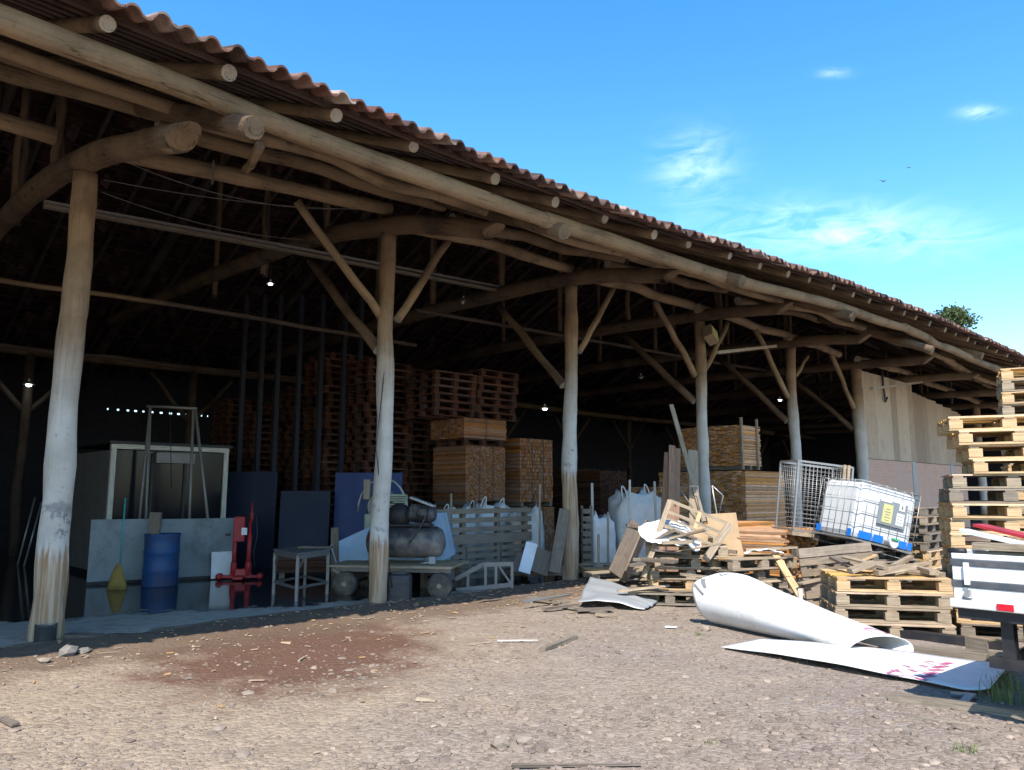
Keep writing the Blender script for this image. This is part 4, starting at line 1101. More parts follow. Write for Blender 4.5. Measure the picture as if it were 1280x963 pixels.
for k,(x,yt,yb,Y,lab) in enumerate(((787,600,662,15.1,'pale stake standing before the fullest white bag'),(740,604,700,15.2,'pale stake between the third post and the slim bag'),(818,602,690,15.3,'pale stake at the right side of the fullest bag'),(760,640,712,14.9,'tan stake leaning on the slim white bag'),(748,668,712,14.4,'short tan stake by the low broken pallet'),(564,617,640,15.2,'tan stake rising at the left end of the slatted rack'),(675,605,640,15.0,'tan stake rising behind the right end of the rack'))):
    a_=aY(x,yt,Y); mb=MB(); mb.beam(Vector((a_.x+.02*(k%3-1),a_.y,.03)),a_,.045,.04); tag(mb.build('stake','wood_tan' if k>2 else 'wood_white'),lab,'stake','stakes among the bags')
# dolly with boards
P=g(674,727,.03); P.y+=.33
dl=thing('plank_dolly','low grey timber dolly on small castors left of the third post','dolly',P)
mb=MB(); mb.box(P+Vector((0,0,.17)),(.92,.65,.14)); mb.build('deck','wood_grey',dl,bevel=.008)
mb=MB(); mb.box(P+Vector((0,-.33,.19)),(.96,.03,.17)); mb.build('front_board','wood_grey',dl)
for x in (-.38,.38):
    for y in (-.25,.25):
        mb=MB(); mb.lathe(P+Vector((x,y,.05)),[(0,-.02),(.05,-.02),(.05,.02),(0,.02)],14,axis=(0,1,0)); mb.build('castor','steel_dark',dl)
def leanboard(lab,x0,y0,x1,y1,w,Y,lean,mat,name='board',th=.025,cat='board',group=None):
    a_=aY(x0,y0,Y); b_=aY(x1,y1,Y+lean); mb=MB(); mb.beam(a_,b_,w,th,up=(0,-1,.15),jit=.004); return tag(mb.build(name,mat),lab,cat,group)
leanboard('narrow white board leaning in the dolly',655,716,665,679,.21,13.95,.2,'white_sheet')
leanboard('wide brown board leaning in the dolly beside the white one',672,717,681,688,.34,14.0,.2,'wood_brown')
leanboard('brown board leaning in the dolly left of the white one',646,716,654,693,.22,14.0,.2,'wood_brown')
leanboard('long grey plank leaning from the dolly up past the rack',693,716,706,637,.20,13.95,.35,'wood_grey','plank',.035,'plank')
# grey trolley frame
P=g(605,737,.02)
tf=thing('trolley_frame','low grey angle-iron trolley frame with a sloping end','trolley',P)
def tp(x,y,Y): return aY(x,y,Y)
for yy in (13.0,13.45):
    for (q0,q1) in (((570,724),(603,706)),((603,706),(641,705)),((570,738),(641,731))):
        mb=MB(); mb.beam(tp(*q0,yy),tp(*q1,yy),.035,.07); mb.build('side_rail','steel_grey',tf)
    for x,yt in ((585,717),(607,706),(620,705),(640,705)):
        q=tp(x,yt,yy); mb=MB(); mb.beam(Vector((q.x,q.y,.04)),q,.045,.045); mb.build('upright','steel_grey',tf)
    mb=MB(); a_=tp(624,708,yy); b_=tp(638,729,yy); mb.beam(a_,b_,.02,.03); mb.build('diagonal','steel_grey',tf)
for x,y in ((570,724),(603,706),(640,705)):
    mb=MB(); mb.beam(tp(x,y,13.0),tp(x,y,13.45),.04,.05); mb.build('cross_rail','steel_grey',tf)
# ------------------------------------------------------------------ debris near the third post
def gq(x,y,z): return g(x,y,z)
C0,C1,C2,C3=g(722,752,.10),g(738,721,.30),g(823,752,.06),g(806,762,.03)
def sheetfn(u,v):
    p=(C0*(1-v)+C1*v)*(1-u)+(C3*(1-v)+C2*v)*u
    p=p+Vector((0,0,(.008*math.sin(v*22)+.04*noise.noise(Vector((u*3,v*3,2)))+.05*math.sin(PI*u))))
    return p
mb=MB(); mb.grid(sheetfn,24,24,0,True,.003); tag(mb.build('metal_sheet','zinc'),'crumpled pale grey metal sheet lying on debris at the foot of the third post','metal sheet')
deb=[('grey board splinter under the lower edge of the metal sheet',700,757,755,767,.13,.02,'wood_grey',.03),('short tan batten lying in front of the metal sheet',747,768,776,773,.09,.04,'wood_tan',.03),('rusty thin lath pile piece left of the metal sheet',680,762,722,756,.07,.03,'wood_brown',.05),('pale bent pipe ending beside the metal sheet',655,752,712,744,.03,.03,'galv',.12),('dark brown splintered board under the metal sheet',720,762,765,760,.16,.02,'wood_brown',.06),('long grey pole lying before the trolley frame',578,741,650,738,.04,.04,'wood_grey',.04),('thin brown lath lying left of the dolly',600,752,690,742,.05,.02,'wood_brown',.02),('tan board lying behind the metal sheet',735,716,800,712,.2,.025,'wood_tan',.3),('dark short board behind the pale pipe',662,747,700,752,.12,.02,'wood_grey',.07)]
for lab,x0,y0,x1,y1,w,h,mat,z in deb:
    mb=MB(); mb.beam(g(x0,y0,z),g(x1,y1,z),w,h,jit=.008); tag(mb.build('scrap_wood' if mat!='galv' else 'bent_pipe',mat),lab,'scrap','scrap around the third post')
# trough beam and boards to its right
a_=aY(776,716,13.2); b_=aY(803,654,13.6)
tr=thing('timber_trough','brown V-shaped timber trough leaning before the white bags','trough',Vector((a_.x,a_.y,.03)))
for off,up in ((-.10,(.35,-1,0)),(.10,(1,-.4,0))):
    mb=MB(); mb.beam(a_+Vector((off,0,-.03)),b_+Vector((off,0,0)),.26,.03,up=up); mb.build('side_board','wood_brown',tr)
mb=MB(); mb.beam(aY(783,657,13.5),aY(806,660,13.6),.06,.05); mb.build('end_cleat','wood_brown',tr)
for k,(x0,y0,x1,y1,w,mat,Y,lab) in enumerate(((829,655,834,566,.11,'wood_red',14.3,'left reddish board of the three upright behind the broken crate'),(838,655,840,557,.12,'wood_red',14.2,'middle and tallest reddish board behind the broken crate'),(845,655,847,561,.11,'wood_red',14.35,'right reddish board of the three behind the broken crate'),(868,655,866,563,.20,'wood_tan',14.6,'wide pale board upright at the left of the fourth post'),(861,585,839,506,.085,'wood_tan',14.8,'long tan lath leaning up beside the fourth post'))):
    a_=aY(x0,y0,Y); b_=aY(x1,y1,Y+.3)
    if k!=4: a_=a_+(a_-b_)*((a_.z-.05)/(b_.z-a_.z))
    else: a_=a_+(a_-b_)*.8
    mb=MB(); mb.beam(a_,b_,w,.03,up=(.2,-1,0)); tag(mb.build('leaning_board',mat),lab,'board','boards leaning by the fourth post')
# small bent wire frame by the fourth post
wf=thing('wire_rack','thin grey bent metal frame between the reddish boards and the fourth post','frame',aY(858,660,14.5))
mb=MB(); mb.tube([aY(845,608,14.5),aY(872,608,14.5),aY(878,655,14.5),aY(846,655,14.5)],.012,6,closed=True); mb.tube([aY(846,606,14.5),aY(876,650,14.5)],.012,6); mb.build('frame','steel_grey',wf)
mb=MB(); mb.tube([aY(890,607,14.5),aY(897,650,14.5),aY(904,620,14.5),aY(890,607,14.5)],.014,6); tag(mb.build('bent_bar','galv'),'bent pale metal bar right of the fourth post','scrap')
# broken crate frame
YC=11.75
cr=thing('broken_crate','broken slatted crate side tilted on the pallet pile right of the third post','crate',aY(806,722,YC))
tl,trr,br_,bl_=aY(837,626,YC+.25),aY(912,656,YC+.15),aY(882,700,YC-.25),aY(804,722,YC-.2)
mb=MB(); mb.beam(tl,bl_,.07,.06,up=(0,-1,0)); mb.build('left_rail','wood_tan',cr)
mb=MB(); mb.beam(trr,br_,.10,.05,up=(0,-1,0)); mb.build('right_rail','wood_tan',cr)
for q,w in ((0,.05),(.14,.045),(.22,.03),(.32,.045)):
    a_=tl+(bl_-tl)*q; b_=trr+(br_-trr)*q*1.9; mb=MB(); mb.beam(a_,b_,.045,w,jit=.004); mb.build('slat','wood_tan',cr)
m0=(tl+trr)/2; m1=m0+(bl_-tl)*.3; mb=MB(); mb.beam(m0+Vector((0,-.03,0)),m1+Vector((0,-.03,0)),.06,.03,up=(0,-1,0)); mb.build('middle_rail','wood_yellow',cr)
# white tarp over a ridge of boards
def tarp(u,v):
    x=798+78*u; Y=11.55+.9*v
    yb=659-9*math.sin(PI*min(u*1.1,1))*1.0+ (18*(u-.75)/.25 if u>.75 else 0)
    p=aY(x,yb,12.0); 
    z=p.z-.30*(1-v)**2*math.sin(PI*min(1,max(0,u)))**.5-.10*(v-.6)**2+.035*noise.noise(Vector((u*7,v*5,3)))+.02*noise.noise(Vector((u*17,v*11,5)))
    return Vector((p.x*Y/12,Y,z))
mb=MB(); mb.grid(tarp,34,18,0,True,.004); tag(mb.build('white_tarp','tarp'),'crumpled white tarp draped over boards behind the broken crate','tarp')
for k,(x0,y0,x1,y1,lab) in enumerate(((812,674,840,662,'left brown board propped under the white tarp'),(838,662,866,673,'right brown board propped under the white tarp'))):
    mb=MB(); mb.beam(aY(x0,y0,11.9),aY(x1,y1,11.9),.6,.03,jit=.003); tag(mb.build('board','wood_brown'),lab,'board','boards under the white tarp')
for k in range(20):
    if k<9: P=aY(random.uniform(800,880),random.uniform(665,740),random.uniform(11.2,11.6)); 
    elif k<14: P=aY(random.uniform(880,985),random.uniform(672,700),random.uniform(11.8,12.6))
    else: P=aY(random.uniform(985,1075),random.uniform(690,745),random.uniform(10.9,11.9))
    a=random.uniform(0,PI); L=random.uniform(.4,1.1); e=random.gauss(0,.22)
    d=Vector((math.cos(a),math.sin(a)*.6,e)).normalized()*L/2
    lowest=P.z-abs(d.z)
    if lowest<.04: P.z+=.04-lowest
    mb=MB(); mb.beam(P-d,P+d,random.uniform(.06,.14),random.uniform(.018,.05),jit=.006)
    tag(mb.build('loose_plank',random.choice(['wood_tan','wood_tan','wood_brown','wood_grey','wood_yellow'])),'loose plank tangled in the scrap pile behind the white roll','plank','loose planks in the scrap pile')
# hardboard sheets
for k,(pp,Y,lab) in enumerate((([(868,660),(905,650),(900,690),(862,692)],12.35,'tan hardboard sheet half hidden behind the broken crate'),([(893,676),(912,668),(926,676),(930,694),(888,694)],12.2,'smaller tan hardboard sheet with a rounded corner'),([(882,643),(920,641),(925,672),(890,672)],12.9,'orange-brown hardboard sheet behind the tan ones'))):
    P=[aY(x,y,Y+.002*(694-y)) for x,y in pp]; mb=MB(); mb.prism(P[::-1],(0,.012,0)); tag(mb.build('hardboard_sheet','osb'),lab,'sheet','hardboard sheets')
def cloth(u,v):
    p=aY(930+50*u,692-5*math.sin(PI*u)-2*noise.noise(Vector((u*5,v*4,0))),11.7+.5*v); p.z+=.04*noise.noise(Vector((u*6,v*6,9))); return p
mb=MB(); mb.grid(cloth,14,8,0,True,.004); tag(mb.build('cloth_scrap','tarp'),'pale cloth scrap lying on the grey pallet pile','cloth')
# yellow rail and stakes right of the pile
leanboard('bright yellow rail leaning beside the grey pallet pile',1001,747,968,692,.10,11.3,.5,'wood_yellow','rail',.05,'rail')
leanboard('second yellow rail with a block, leaning at the grey pile',985,722,975,697,.06,11.5,.3,'wood_yellow','rail',.04,'rail')
leanboard('thin tan stake upright left of the standing grey pallet',1012,750,1011,690,.04,11.4,.05,'wood_tan','stake',.04,'stake')
leanboard('short white stake at the foot of the standing pallet',1001,757,1000,736,.06,11.0,.05,'wood_white','stake',.04,'stake')
# ------------------------------------------------------------------ wire cage
cg=aY(1012,622,14.2); Rc=rotz(R(6)); tilt=Matrix.Rotation(R(7),4,Vector((0,1,0)))
ob=thing('wire_cage','tilted empty wire mesh cage standing left of the white tank','wire cage',(cg.x,cg.y,cg.z-.62))
ob.matrix_basis=Matrix.Translation(Vector((cg.x,cg.y,cg.z-.62)))@tilt@Rc
w_,d_,h_=1.02,.7,1.22
for face,(n1,fx) in {'front':(w_,lambda a,b:(a-w_/2,-d_/2,b)),'back':(w_,lambda a,b:(a-w_/2,d_/2,b)),'left':(d_,lambda a,b:(-w_/2,a-d_/2,b)),'right':(d_,lambda a,b:(w_/2,a-d_/2,b))}.items():
    mb=MB(); k=int(n1/.072)
    for i in range(k+1): a=n1*i/k; mb.tube([fx(a,.02),fx(a,h_-.02)],.0032,4)
    for j in range(17): b=h_*j/16; mb.tube([fx(0,b),fx(n1,b)],.0032,4)
    mb.build('mesh_panel','galv',ob,True)
for x in (-w_/2,w_/2):
    for y in (-d_/2,d_/2):
        mb=MB(); mb.box((x,y,h_/2),(.03,.03,h_)); mb.build('corner_post','galv',ob,True)
for z in (0,h_):
    for a,b in (((-w_/2,-d_/2,z),(w_/2,-d_/2,z)),((-w_/2,d_/2,z),(w_/2,d_/2,z)),((-w_/2,-d_/2,z),(-w_/2,d_/2,z)),((w_/2,-d_/2,z),(w_/2,d_/2,z))):
        mb=MB(); mb.beam(a,b,.03,.035); mb.build('rail','galv',ob,True)
mb=MB(); mb.box((0,0,-.06),(w_+.05,d_+.05,.06)); mb.build('base_boards','wood_tan',ob,True)
for x in (.34,.42):
    mb=MB(); mb.box((x,-d_/2-.03,h_-.22),(.05,.03,.5)); mb.build('latch_slat','wood_tan',ob,True)
# ------------------------------------------------------------------ IBC tank
ic=aY(1075,688,13.35)
ib=thing('bulk_tank','caged white plastic bulk tank tilted on a heap of pallets','tank',(ic.x,ic.y,ic.z))
ib.matrix_basis=Matrix.Translation(Vector((ic.x,ic.y,ic.z+.02)))@Matrix.Rotation(R(13.5),4,Vector((0,1,0)))@rotz(R(16))
LW,DW,HB=1.18,.98,.92
mb=MB(); mb.box((0,0,.14+HB/2),(LW-.05,DW-.05,HB)); bt=mb.build('bottle','plastic',ib,True,.09)
mb=MB(); mb.lathe((0,0,.14+HB),[(.11,-.02),(.11,.05),(.0,.05)],18); mb.build('cap','black',ib,True)
cage=MB()
def cgline(p,q,r=.006): cage.tube([p,q],r,6)
zs=[.16,.37,.58,.79,1.0,1.08]
for z in zs:
    x,y=LW/2,DW/2; cage.tube([(-x,-y,z),(x,-y,z),(x,y,z),(-x,y,z)],.0065,6,closed=True)
for i in range(8):
    x=-LW/2+LW*i/7
    for y in (-DW/2,DW/2): cgline((x,y,.12),(x,y,1.09))
    cgline((x,-DW/2,1.09),(x,DW/2,1.09)) if i in (1,3,4,6) else None
for i in range(1,6):
    y=-DW/2+DW*i/6
    for x in (-LW/2,LW/2): cgline((x,y,.12),(x,y,1.09))
cage.build('cage','galv',ib,True)
mb=MB(); mb.box((0,0,.115),(LW+.02,DW+.02,.03)); mb.build('tray','galv',ib,True)
for x in (-LW/2+.09,0,LW/2-.09):
    for y in (-DW/2+.09,DW/2-.09):
        mb=MB(); mb.box((x,y,.045),(.15,.13,.09)); mb.build('foot','steel_dark',ib,True)
for y in (-DW/2+.09,DW/2-.09):
    mb=MB(); mb.box((0,y,-.005),(LW,.1,.015)); mb.build('skid','galv',ib,True)
for x0,x1 in ((-.50,-.24),(-.21,-.02),(.30,.45),(.47,.56)):
    mb=MB(); mb.box(((x0+x1)/2,-DW/2-.014,.21),(x1-x0,.006,.12)); mb.build('blue_plate','label_blue',ib,True)
for y0,y1 in ((-.45,-.36),(.3,.42)):
    mb=MB(); mb.box((-LW/2-.014,(y0+y1)/2,.21),(.006,y1-y0,.12)); mb.build('blue_plate','label_blue',ib,True)
mb=MB(); mb.box((.08,-DW/2-.014,.66),(.56,.006,.40)); lp=mb.build('label_plate','label_grey',ib,True)
for x,z,w,h,mt in ((-.02,.65,.19,.30,'sticker_yellow'),(.25,.80,.11,.11,'white_paint'),(.24,.60,.15,.20,'white_paint'),(-.08,.845,.22,.03,'white_paint')):
    mb=MB(); mb.box((x,-DW/2-.020,z),(w,.004,h)); mb.build('sticker',mt,lp,True)
mb=MB()
for q in range(5): mb.box((-.02,-DW/2-.0235,.54+q*.045),(.13 if q%2 else .09,.002,.008))
mb.box((.25,-DW/2-.0235,.795),(.035,.002,.04)); mb.box((.25,-DW/2-.0235,.825),(.018,.002,.03)); 
for q in range(3): mb.box((.23,-DW/2-.0235,.55+q*.05),(.10,.002,.008))
mb.build('small_print','print_grey',lp,True)
mb=MB(); mb.lathe((.12,-DW/2-.02,.20),[(.06,-.08),(.06,.06),(.08,.07),(.08,.1)],14,axis=(0,-1,0)); vv=mb.build('valve','plastic',ib,True)
mb=MB(); mb.box((.12,-DW/2-.13,.26),(.15,.02,.03)); mb.build('valve_handle','green',vv,True)
# ------------------------------------------------------------------ broken wood on the low stack
top=.01+4*(PH+.002)+.01
for k in range(11):
    x=4.0+random.uniform(-.15,.85); y=9.1+random.uniform(-.05,.6); a=random.uniform(0,PI); L=random.uniform(.25,.7); z=top+.02+.035*(k//3)
    d=Vector((math.cos(a),math.sin(a),random.uniform(-.05,.15)))*L/2; mb=MB()
    mb.beam(Vector((x,y,z))-d,Vector((x,y,z))+d,random.uniform(.06,.12),random.uniform(.02,.06),jit=.006)
    tag(mb.build('broken_batten',random.choice(['wood_tan','wood_brown','wood_tan'])),'broken batten in the heap on the low pallet stack below the white tank','scrap','broken battens on the low pallet stack')
for k,(x0,y0,x1,y1,w,lab) in enumerate(((1095,716,1142,708,.1,'pale batten resting across the right of the broken wood heap'),(1062,714,1090,704,.09,'tan batten sticking up at the left of the broken wood heap'))):
    mb=MB(); mb.beam(aY(x0,y0,8.98),aY(x1,y1,9.05),w,.06,jit=.005); tag(mb.build('batten','wood_tan'),lab,'batten')
# ------------------------------------------------------------------ white curled sheet and flat sheet
GL=[g(885,779,.02),g(1063,816,.02)]
ax=(GL[1]-GL[0]); La=ax.length; ax.normalize(); per=Vector((-ax.y,ax.x,0))
if per.y<0: per=-per
def roll(u,v):
    # u along the roll, v around the curl
    h=.64*(1-u)+.20*u; w=.62*(1-u)+.62*u; h+=.012*noise.noise(Vector((u*5,v*3,3))); w+=.03*noise.noise(Vector((u*3,v*2,8)))
    th0=-.6*(1-u)+(-.75)*u; th=0   # from front foot over the top to the back
    ts=PI*(1.40-.06*u); th=ts-(ts-th0)*v
    c,s_=math.cos(th),math.sin(th)
    zc=h*.5
    front=GL[0]+ax*(La*(u*1.03-.0)); 
    p=front+per*(w*.16+.04*u)+per*(c*w*.5)+Vector((0,0,zc+s_*h*.5-.012))
    # slanted left end: upper part reaches further right
    off=((0,.12),(.2,.01),(.36,-.07),(.5,.17),(.65,.48),(.8,.60),(1,.62))
    for (v0,f0),(v1,f1) in zip(off,off[1:]):
        if v<=v1:
            q=(v-v0)/(v1-v0); q=q*q*(3-2*q)*.6+q*.4; p=p+ax*((1-u)*(f0+(f1-f0)*q)); break
    p=p+ax*(u*u*.36*v)
    if p.z<.012: p.z=.012
    return p
rl=thing('curled_sheet','big white sheet curled into an open roll on the gravel','sheet',GL[0])
mb=MB(); mb.grid(roll,48,40,0,True,.006); mb.build('sheet','white_sheet',rl)
def onroll(u,v):
    p=roll(u,v); du=roll(u+.01,v)-p; dv=roll(u,v+.01)-p; n=du.cross(dv).normalized()
    if n.dot(CAM-p)<0: n=-n
    return p+n*.004
def strip(pts,w,mb,fn,n=6):
    for (u0,v0),(u1,v1) in zip(pts,pts[1:]):
        d=Vector((u1-u0,v1-v0)); L=d.length or 1e-6; nx,ny=-d.y/L*w/2,d.x/L*w/2*1.0
        b=len(mb.v)
        for i in range(n+1):
            q=i/n; u,v=u0+d.x*q,v0+d.y*q
            mb.v.append(fn(u+nx,v+ny)); mb.v.append(fn(u-nx,v-ny))
        for i in range(n): mb.face([b+2*i,b+2*i+1,b+2*i+3,b+2*i+2],[(0,0)]*4)
mb=MB(); strip([(.015,.36),(.09,.30)],.022,mb,onroll); strip([(.015,.42),(.10,.36)],.022,mb,onroll); mb.build('scrape_marks','print_grey',rl)
mb=MB(); strip([(.02,.505),(.06,.50)],.008,mb,onroll); strip([(.02,.505),(.035,.53),(.06,.535)],.008,mb,onroll); strip([(.045,.49),(.05,.545)],.008,mb,onroll); mb.build('hand_mark','print_grey',rl)
mb=MB(); cpt=[(.93+.035*math.cos(q*PI/6),.60+.06*math.sin(q*PI/6)) for q in range(1,11)]; strip(cpt,.016,mb,onroll,2); mb.build('red_lettering','crimson',rl)
F0,F1,F2,F3=g(902,811,.03),g(950,801,.05),g(1266,832,.05),g(1238,868,.05)
def flat(u,v):
    p=(F0*(1-v)+F1*v)*(1-u)+(F3*(1-v)+F2*v)*u
    p=p+Vector((0,0,.02+.025*math.sin(PI*u*1.3)+.015*noise.noise(Vector((u*4,v*2,1)))+(.05*((u-.9)/.1)**2 if u>.9 else 0)))
    return p
fs=thing('flat_sheet','long flat white sheet with red lettering lying before the roll','sheet',F0)
mb=MB(); mb.grid(flat,50,10,0,True,.006); mb.build('sheet','white_sheet',fs)
def onflat(u,v): return flat(u,v)+Vector((0,0,.004))
# faded letters read edgewise: strokes running along the sheet
mb=MB()
def uvpx(x,y):
    # locate sheet coords by search
    best=None
    p=g(x,y,.06)
    for i in range(101):
        for j in range(41):
            q=flat(i/100,j/40); d=(q-p).length_squared
            if best is None or d<best[0]: best=(d,i/100,j/40)
    return best[1],best[2]
rows=[(1140,852,1160,851),(1151,848.5,1168,846.5),(1157,844,1173,842.3),(1163,840,1178,838.6),(1169,836.3,1183,834.6),(1176,832.6,1188,830.4)]
for x0,y0,x1,y1 in rows:
    a=uvpx(x0,y0); b=uvpx(x1,y1); strip([a,b],.026,mb,onflat,3)
for x0,y0,x1,y1 in ((1114,839,1126,842),(1128,833.5,1138,835.5),(1138,838.5,1146,842),(1150,833,1160,835.5),(1158,829,1168,830.5)):
    a=uvpx(x0,y0); b=uvpx(x1,y1); strip([a,b],.018,mb,onflat,3)
strip([uvpx(*q) for q in ((1124,839),(1112,842.5),(1108,845),(1114,847),(1126,846.5),(1136,846.8),(1148,850),(1158,852))],.014,mb,onflat,3)
for x0,y0,x1,y1 in ((1126,842,1152,847.5),(1134,836,1158,843),(1142,832,1164,838.5),(1152,829,1170,834.5)):
    strip([uvpx(x0,y0),uvpx(x1,y1)],.005,mb,onflat,3)
mb.build('red_lettering','crimson',fs)
# ------------------------------------------------------------------ truck rear
tk_o=Vector((3.10,5.60,0)); ta_=R(-50); RT=rotz(ta_)
tk=thing('flatbed_truck','white drop-side truck backed in at the right edge, tailgate towards the pallets','truck',tk_o,ta_)
# local x along the tailgate (to the right), y into the truck bed
Wd=1.9; zb,zt_=.845,1.165
for z0_,z1_ in ((zb+.03,zb+.11),(zb+.155,zb+.255),(zb+.30,zt_+.02)):
    mb=MB(); mb.box((Wd/2,.02,(z0_+z1_)/2),(Wd-.02,.035,z1_-z0_)); mb.build('tailgate_board','white_paint',tk,True,.006)
for z in (zb+.132,zb+.277):
    mb=MB(); mb.box((Wd/2,.018,z),(Wd,.045,.045)); mb.build('tailgate_rail','rail_dark',tk,True,.004)
mb=MB(); mb.box((Wd/2,.01,zb+.0),(Wd+.02,.08,.06)); mb.build('rear_beam','white_paint',tk,True,.008)
mb=MB(); mb.box((Wd/2,.05,zb-.07),(Wd-.05,.08,.07)); mb.build('sub_beam','steel_dark',tk,True)
for x in (.11,Wd-.11,.95):
    mb=MB(); mb.box((x,-.012,zb+.205),(.03,.03,.15)); mb.build('hinge_strap','white_paint',tk,True)
    mb=MB(); mb.box((x,-.02,zb+.07),(.035,.035,.05)); mb.tube([(x-.03,-.03,zb+.045),(x+.03,-.03,zb+.045)],.009,7); mb.build('latch','galv',tk,True)
mb=MB(); mb.box((.035,.05,zt_+.01),(.08,.08,.06)); mb.tube([(-.01,.03,zt_+.03),(.10,.03,zt_+.035)],.022,8); mb.build('corner_bracket','steel_dark',tk,True)
for x in (.34,Wd-.34):
    mb=MB(); mb.box((x,-.036,zb+.002),(.10,.015,.045)); mb.build('tail_light','tail_red',tk,True,.004)
mb=MB(); mb.box((.60,-.036,zb+.0),(.07,.012,.05)); mb.build('marker_lamp','steel_grey',tk,True)
for x in (.02,Wd-.02):
    for i in range(3):
        mb=MB(); mb.box((x,2.0,zb+.07+.115*i),(.03,3.9,.105)); mb.build('side_board','white_paint',tk,True,.006)
mb=MB(); mb.box((Wd/2,2.0,zb+.02),(Wd-.06,3.88,.05)); mb.build('bed_floor','wood_grey',tk,True)
for x in (.45,Wd-.45):
    mb=MB(); mb.box((x,2.2,zb-.17),(.09,4.3,.15)); mb.build('chassis_rail','steel_dark',tk,True)
for x in (.30,Wd-.30):
    mb=MB(); mb.box((x,.12,zb-.235),(.075,.08,.33)); mb.build('underrun_hanger','steel_dark',tk,True)
    mb=MB(); mb.beam((x+.05,.2,zb-.34),(x+.25,.9,zb-.12),.05,.07); mb.build('underrun_brace','steel_dark',tk,True)
mb=MB(); mb.box((Wd/2+.0,.10,zb-.385),(Wd-.36,.08,.07)); mb.build('underrun_bar','steel_dark',tk,True)
for x in (.24,Wd-.24):
    w=MB(); w.lathe((x,2.9,.38),[(.2,-.13),(.36,-.12),(.38,-.06),(.38,.06),(.36,.12),(.2,.13)],28,axis=(1,0,0)); wo=w.build('wheel','rubber',tk,True)
    w=MB(); w.lathe((x,2.9,.38),[(0,-.06),(.21,-.1),(.21,.1),(0,.06)],18,axis=(1,0,0)); w.build('rim','steel_grey',wo,True)
mb=MB(); mb.box((Wd/2,4.9,1.15),(1.8,1.5,1.3)); cb=mb.build('cab','white_paint',tk,True,.12)
mb=MB(); mb.box((Wd/2,4.14,1.5),(1.2,.02,.4)); mb.build('rear_window','glass',cb,True)
for x in (.2,Wd-.2):
    w=MB(); w.lathe((x,5.0,.38),[(.2,-.11),(.36,-.1),(.38,-.05),(.38,.05),(.36,.1),(.2,.11)],24,axis=(1,0,0)); w.build('wheel','rubber',tk,True)
# boards lying on the truck bed
def tl_(v): return tk_o+RT.to_3x3()@Vector(v)
for k,(a,b,w,h,mat,lab) in enumerate((((-.02,.35,1.33),(.75,.12,1.2),.10,.025,'white_paint','white board lying slantwise across the truck bed'),((.06,.42,1.37),(.75,.2,1.24),.13,.02,'red','faded red and white board lying slantwise on the truck bed'),((.1,.2,1.23),(.9,.16,1.235),.09,.05,'wood_tan','tan batten on the truck bed along the tailgate'),((.25,.5,1.22),(1.2,.35,1.26),.12,.05,'wood_brown','brown batten lying on the truck load'))):
    mb=MB(); mb.beam(tl_(a),tl_(b),w,h); tag(mb.build('board',mat),lab,'board','boards on the truck bed')
ld=thing('scrap_load','low load of scrap timber filling the truck bed','load',tl_((.95,1.9,zb+.05)))
for k in range(14):
    mb=MB(); y=.3+k*.25; mb.box(tl_((.95,y,zb+.19+.015*(k%3))),(1.7,.2,.28),RT,0,.02); mb.build('timber','wood_tan',ld)
# ------------------------------------------------------------------ timbers on the ground
mb=MB(); mb.beam(g(1112,872,.05),g(1300,897,.05),.10,.08,jit=.01); tag(mb.build('timber','wood_grey'),'long grey-brown timber lying on gravel in the lower right corner','timber','timbers on the gravel')
mb=MB(); mb.tube([g(1118,893,.02),g(1180,903,.03),g(1240,909,.02),g(1300,911,.02)],.016,7); tag(mb.build('cable','wood_grey'),'thin dark branch-like rod lying below the long timber','rod')
for k,(x0,y0,x1,y1,w,h,mat,lab) in enumerate(((1100,806,1235,823,.10,.07,'wood_grey','dark timber lying behind the flat sheet under the truck, nearer one'),(1110,793,1270,812,.12,.14,'steel_dark','black beam lying behind the flat sheet under the truck, farther one'),(1165,812,1290,824,.10,.06,'wood_grey','grey board lying under the truck behind the flat sheet'))):
    mb=MB(); mb.beam(g(x0,y0,.04),g(x1,y1,.04),w,h); tag(mb.build('beam',mat),lab,'beam','beams under the truck')
bk=thing('steel_bracket','bent pale steel bracket lying by the right end of the flat sheet','bracket',g(1200,877,0))
mb=MB(); mb.beam(g(1188,866,.05),g(1220,869,.05),.05,.012); mb.beam(g(1202,880,.03),g(1214,868,.06),.06,.012); mb.beam(g(1186,872,.015),g(1204,880,.02),.04,.01); mb.build('plate','galv',bk)
ch=thing('channel_offcut','short steel channel offcut on edge under the truck leg','offcut',g(1222,818,.05))
P=g(1222,820,.02); 
mb=MB(); mb.box(P+Vector((0,0,.09)),(.02,.22,.16),rotz(.5)); mb.box(P+Vector((.05,0,.165)),(.10,.22,.015),rotz(.5)); mb.box(P+Vector((.05,0,.015)),(.10,.22,.015),rotz(.5)); mb.build('channel','wood_grey',ch)
for lab,x0,y0,x1,y1,w,h,mat in (('dark weathered stick lying alone on the gravel at centre',678,812,719,797,.07,.04,'wood_grey'),('thin pale lath on the gravel left of the dark stick',622,801,672,800,.02,.01,'wood_white'),('small bark chip on the gravel at the far lower left',2,898,20,906,.05,.02,'wood_brown'),('flat tan chip on the gravel below the dark stick',520,874,545,876,.03,.015,'wood_tan'),('thin dark twig at the bottom edge of the gravel',640,957,800,955,.025,.015,'wood_brown'),('white plastic scrap on the gravel before the roll',832,783,846,784,.06,.01,'white_sheet')):
    mb=MB(); mb.beam(g(x0,y0,.03),g(x1,y1,.03),w,h,jit=.006); tag(mb.build('stick' if mat!='white_sheet' else 'plastic_scrap',mat),lab,'stick' if mat!='white_sheet' else 'scrap','sticks on the gravel')
